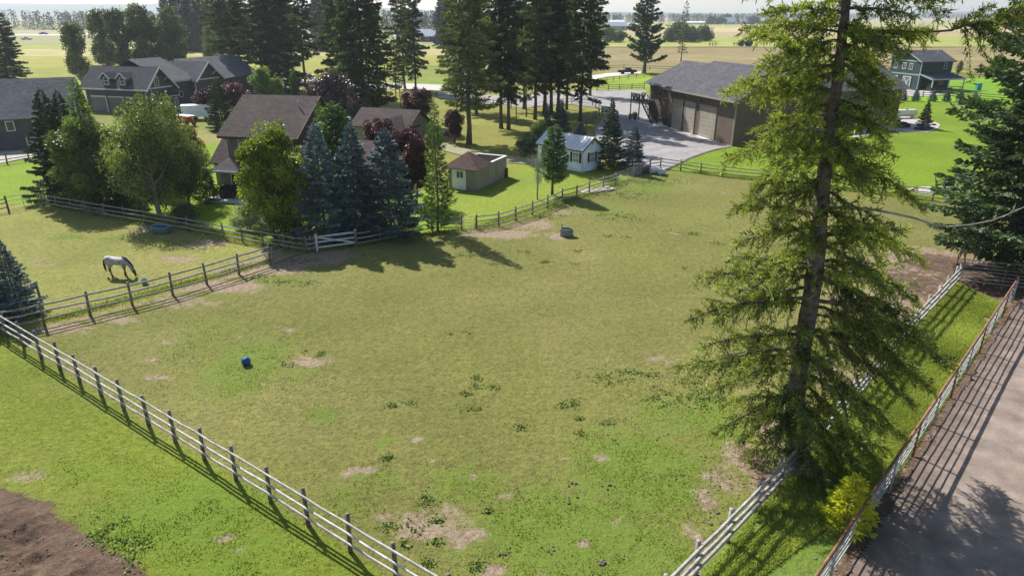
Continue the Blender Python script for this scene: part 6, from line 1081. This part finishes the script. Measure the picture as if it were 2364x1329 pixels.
# ------------------------------------------------------------ vehicles and machines
TYRE = MAT('tyre', (.02, .02, .02), .9, .2)
def car(label, loc, rz, paint, kind='car', sc=1.0):
    o = thing('parked_car' if kind != 'pickup' else 'pickup_truck', label, 'car' if kind != 'pickup' else 'pickup', loc, rz); o.scale = (sc,) * 3
    P = [(-2.2, .35), (-2.25, .85), (-2.0, 1.0), (-1.3, 1.05), (-.8, 1.45), (.5, 1.47), (1.15, 1.02), (2.1, .88), (2.25, .6), (2.2, .35)] if kind != 'pickup' else [(-2.7, .45), (-2.7, 1.1), (-.7, 1.1), (-.6, 1.75), (.7, 1.75), (1.2, 1.2), (2.5, 1.1), (2.6, .8), (2.55, .45)]
    n_ = len(P); m_ = MB(); vs = [(x, s * (.88 if z < 1.1 else .72), z) for s in (-1, 1) for x, z in P]; m_.add(vs, [tuple(range(n_)), tuple(range(2 * n_ - 1, n_ - 1, -1))] + [(i, i + n_, (i + 1) % n_ + n_, (i + 1) % n_) for i in range(n_)]); m_.build('body', paint, o)
    for s in (-1, 1):
        m_ = MB(); z0, z1 = (1.05, 1.38) if kind != 'pickup' else (1.25, 1.65); m_.add([(-1.1 if kind != 'pickup' else -.5, s * .87, z0), (.95, s * .87, z0), (.5, s * .76, z1), (-.8 if kind != 'pickup' else -.5, s * .76, z1)], [(0, 1, 2, 3)]); m_.build('side_window', GLASS, o)
        for x in (-1.4, 1.45): m_ = MB(); m_.tube([(x, s * .72, .34), (x, s * .93, .34)], .34, 14); m_.build('wheel', TYRE, o)
    return o
p_ = at(101, 80.9); car('dark car driving on the far country road', (p_[0], p_[1], .13), radians(180), MAT('dark_car_paint', (.05, .06, .09), .3, .1), sc=1.5)
p_ = at(1448, 171.5); car('dark pickup parked on the pale lane behind the ponderosa pine', (p_[0], p_[1], .09), radians(5), MAT('black_car_paint', (.02, .02, .025), .3, .1), 'pickup')
p_ = at(703, 181); car('blue car half hidden behind the slim dark fir', (p_[0], p_[1], .09), radians(10), MAT('blue_car_paint', (.03, .08, .22), .3, .1))
p_ = at(62, 93); car('pale blue van parked in the field by the left edge', (p_[0], p_[1], 0), radians(0), MAT('pale_blue_paint', (.35, .45, .55), .4, .1), 'pickup', 1.25)
o = thing('tractor', 'dark green tractor working across the far tan field', 'tractor', at(1722, 107), radians(185)); o.scale = (2.1,) * 3; m_ = MB(); m_.box(.2, 2.0, -.45, .45, .8, 1.5); m_.box(-1.0, .2, -.5, .5, .7, 1.3); m_.build('body', MAT('tractor_green', (.03, .09, .05), .5), o); m_ = MB(); m_.box(-.9, .3, -.6, .6, 1.31, 2.2); m_.build('cab', GLASS, o); m_ = MB(); m_.box(-1.0, .4, -.7, .7, 2.21, 2.32); m_.build('cab_roof', MAT('teal_roof_paint', (.2, .42, .42), .5), o)
for s in (-1, 1): m_ = MB(); m_.tube([(-.6, s * .55, .8), (-.6, s * .95, .8)], .8, 16); m_.build('wheel', TYRE, o); m_ = MB(); m_.tube([(1.4, s * .5, .5), (1.4, s * .8, .5)], .5, 14); m_.build('wheel', TYRE, o)
for i, (a, b2) in enumerate(((1701, 107), (1645, 107.5))):
    o = thing('hay_rake', ['hay rake trailing just behind the tractor', 'lone hay heap machine farther left in the field'][i], 'farm machine', at(a, b2)); o.scale = (2,) * 3; m_ = MB(); [m_.tube([(x, 0, .6 + .55 * sin(t) if 0 else .6), (x + .0, .6 * cos(t), .6 + .6 * sin(t))], .04, 4) for x in (-.8, 0, .8) for t in np.linspace(0, 5.5, 8)]; m_.build('rake_wheel', MAT('rake_paint', (.14, .12, .08), .8), o); m_ = MB(); m_.beam((-1.2, 0, .6), (1.4, 0, .6), .15, .15); m_.build('beam', RUST, o)
o = thing('trailer', 'white boxy trailer parked on the grass before the gabled house', 'trailer', at(457, 276), radians(20)); WTR = MAT('trailer_white', (.75, .76, .82), .4, .05); m_ = MB(); m_.box(-2.2, 2.2, -1.1, 1.1, .55, 2.3); m_.add([(2.2, -1.1, .55), (2.2, 1.1, .55), (2.8, 0, .55), (2.2, -1.1, 2.3), (2.2, 1.1, 2.3), (2.8, 0, 2.3)], [(0, 2, 5, 3), (2, 1, 4, 5), (3, 5, 4), (0, 1, 2)]); m_.build('box', WTR, o); m_ = MB(); m_.box(-2.25, 2.25, -1.14, 1.14, 2.302, 2.38); m_.build('roof', WHITE, o)
for s in (-1, 1): m_ = MB(); m_.tube([(-.3, s * .9, .35), (-.3, s * 1.15, .35)], .35, 14); m_.build('wheel', TYRE, o)
ORG = MAT('orange_paint', (.55, .10, .02), .5, .15)
o = thing('orange_loader', 'orange flat deck machine with a white top beside the white trailer', 'machine', at(430, 290), radians(-28)); m_ = MB(); m_.box(-2.0, 1.6, -.7, .7, 1.25, 1.5); m_.box(-.8, .8, -.5, .5, .6, 1.24); m_.build('deck', ORG, o); m_ = MB(); m_.box(-2.02, 1.62, -.72, .72, 1.502, 1.56); m_.build('top_panel', WHITE, o)
for x in (-1.0, 1.0):
    for s in (-1, 1): m_ = MB(); m_.tube([(x, s * .55, .4), (x, s * .8, .4)], .4, 14); m_.build('wheel', TYRE, o)
m_ = MB(); m_.beam((-.2, 0, 1.5), (-1.2, .2, 2.3), .14, .14) if 0 else m_.beam((1.4, 0, 1.2), (2.2, 0, .3), .14, .2); m_.build('arm', ORG, o)
o = thing('marker_post', 'short white post standing on the grass by the orange machine', 'post', at(420, 262)); m_ = MB(); m_.tube([(0, 0, 0), (0, 0, 1.1)], .09, 8); m_.build('post', WHITE, o)
o = thing('rock_wall', 'pale stones and rubble beside the orange machine', 'stones', at(392, 283), radians(20)); m_ = MB(); [lump(m_, rr.uniform(-2, 2.4), rr.uniform(-.7, .7), .2, rr.uniform(.2, .45), rr) for k in range(26)]; m_.build('stones', MAT('pale_stone', (.5, .48, .44), .9, .2), o, True)
# green barn clutter
o = thing('bin', 'turquoise bin standing alone on the lawn right of the green barn', 'bin', at(2257, 209)); m_ = MB(); m_.box(-.5, .5, -.4, .4, 0, 1.5); m_.build('body', MAT('turquoise', (.05, .30, .28), .5), o); m_ = MB(); m_.box(-.55, .55, -.45, .45, 1.502, 1.6); m_.build('lid', MAT('turquoise2', (.08, .36, .34), .5), o)
o = thing('bin', 'turquoise barrel under the green barn porch', 'bin', at(2140, 208)); m_ = MB(); m_.lathe([(.001, 0), (.45, 0), (.48, .6), (.45, 1.3), (.001, 1.32)], 14); m_.build('body', MAT('turquoise3', (.08, .34, .34), .5), o, True)
o = thing('flat_trailer', 'dark flat trailer parked on the yard before the green barn', 'trailer', at(2165, 214), radians(-4)); m_ = MB(); m_.box(-2.2, 2.2, -1, 1, .6, .85); m_.box(-2.2, 2.2, -1.04, -1, .6, 1.1); m_.build('bed', BLACK, o)
for s in (-1, 1): m_ = MB(); m_.tube([(0, s * .8, .35), (0, s * 1.05, .35)], .35, 12); m_.build('wheel', TYRE, o)
o = thing('picnic_table', 'dark slatted table and bench right of the flat trailer', 'table', at(2205, 212), 0); m_ = MB(); [m_.box(-1.4, 1.4, -.5 + k * .2, -.35 + k * .2, 1.0, 1.06) for k in range(5)]; m_.build('tabletop', WOODD, o)
for x in (-1.2, 1.2):
    for y in (-.4, .4): m_ = MB(); m_.box(x - .06, x + .06, y - .05, y + .05, 0, 1.0); m_.build('leg', WOODD, o)
for i, x in enumerate((2150, 2178)):
    o = thing('quad_bike', ['dark quad bike left under the porch edge', 'dark quad bike parked right under the porch edge'][i], 'quad bike', at(x, 206), radians(60)); m_ = MB(); m_.box(-.8, .8, -.35, .35, .45, .9); m_.box(-.5, .2, -.2, .2, .9, 1.15); m_.build('body', BLACK, o); m_ = MB(); m_.beam((.5, -.4, 1.25), (.5, .4, 1.25), .06, .06); m_.beam((.5, 0, .8), (.5, 0, 1.25), .06, .06); m_.build('handlebar', BLACK, o)
    for a in (-.55, .55):
        for s in (-1, 1): m_ = MB(); m_.tube([(a, s * .35, .3), (a, s * .6, .3)], .3, 12); m_.build('wheel', TYRE, o)
o = thing('utility_box', 'pale electrical cabinet standing at the edge of the driveway', 'cabinet', at(1396, 258), radians(10)); m_ = MB(); m_.box(-.7, .7, -.45, .45, 0, .9); m_.build('case', MAT('pale_green_box', (.40, .44, .40), .6), o); m_ = MB(); m_.box(-.74, .74, -.49, .49, .902, .97); m_.build('lid', MAT('pale_green_lid', (.48, .52, .48), .6), o)
# ------------------------------------------------------------ the air between
mb = MB(); mb.box(-7500, 7500, -60, 6600, -2.5, 118)
hm = bpy.data.materials.new('haze'); hm.use_nodes = True; hn = hm.node_tree; hn.nodes.clear(); ho = hn.nodes.new('ShaderNodeOutputMaterial'); pv = hn.nodes.new('ShaderNodeVolumePrincipled')
pv.inputs['Color'].default_value = (.86, .94, 1.0, 1); pv.inputs['Density'].default_value = .00014; pv.inputs['Anisotropy'].default_value = .3; hn.links.new(pv.outputs[0], ho.inputs['Volume'])
tag(mb.build('haze', hm), 'thin blue summer haze over the far fields', None, None, 'stuff')
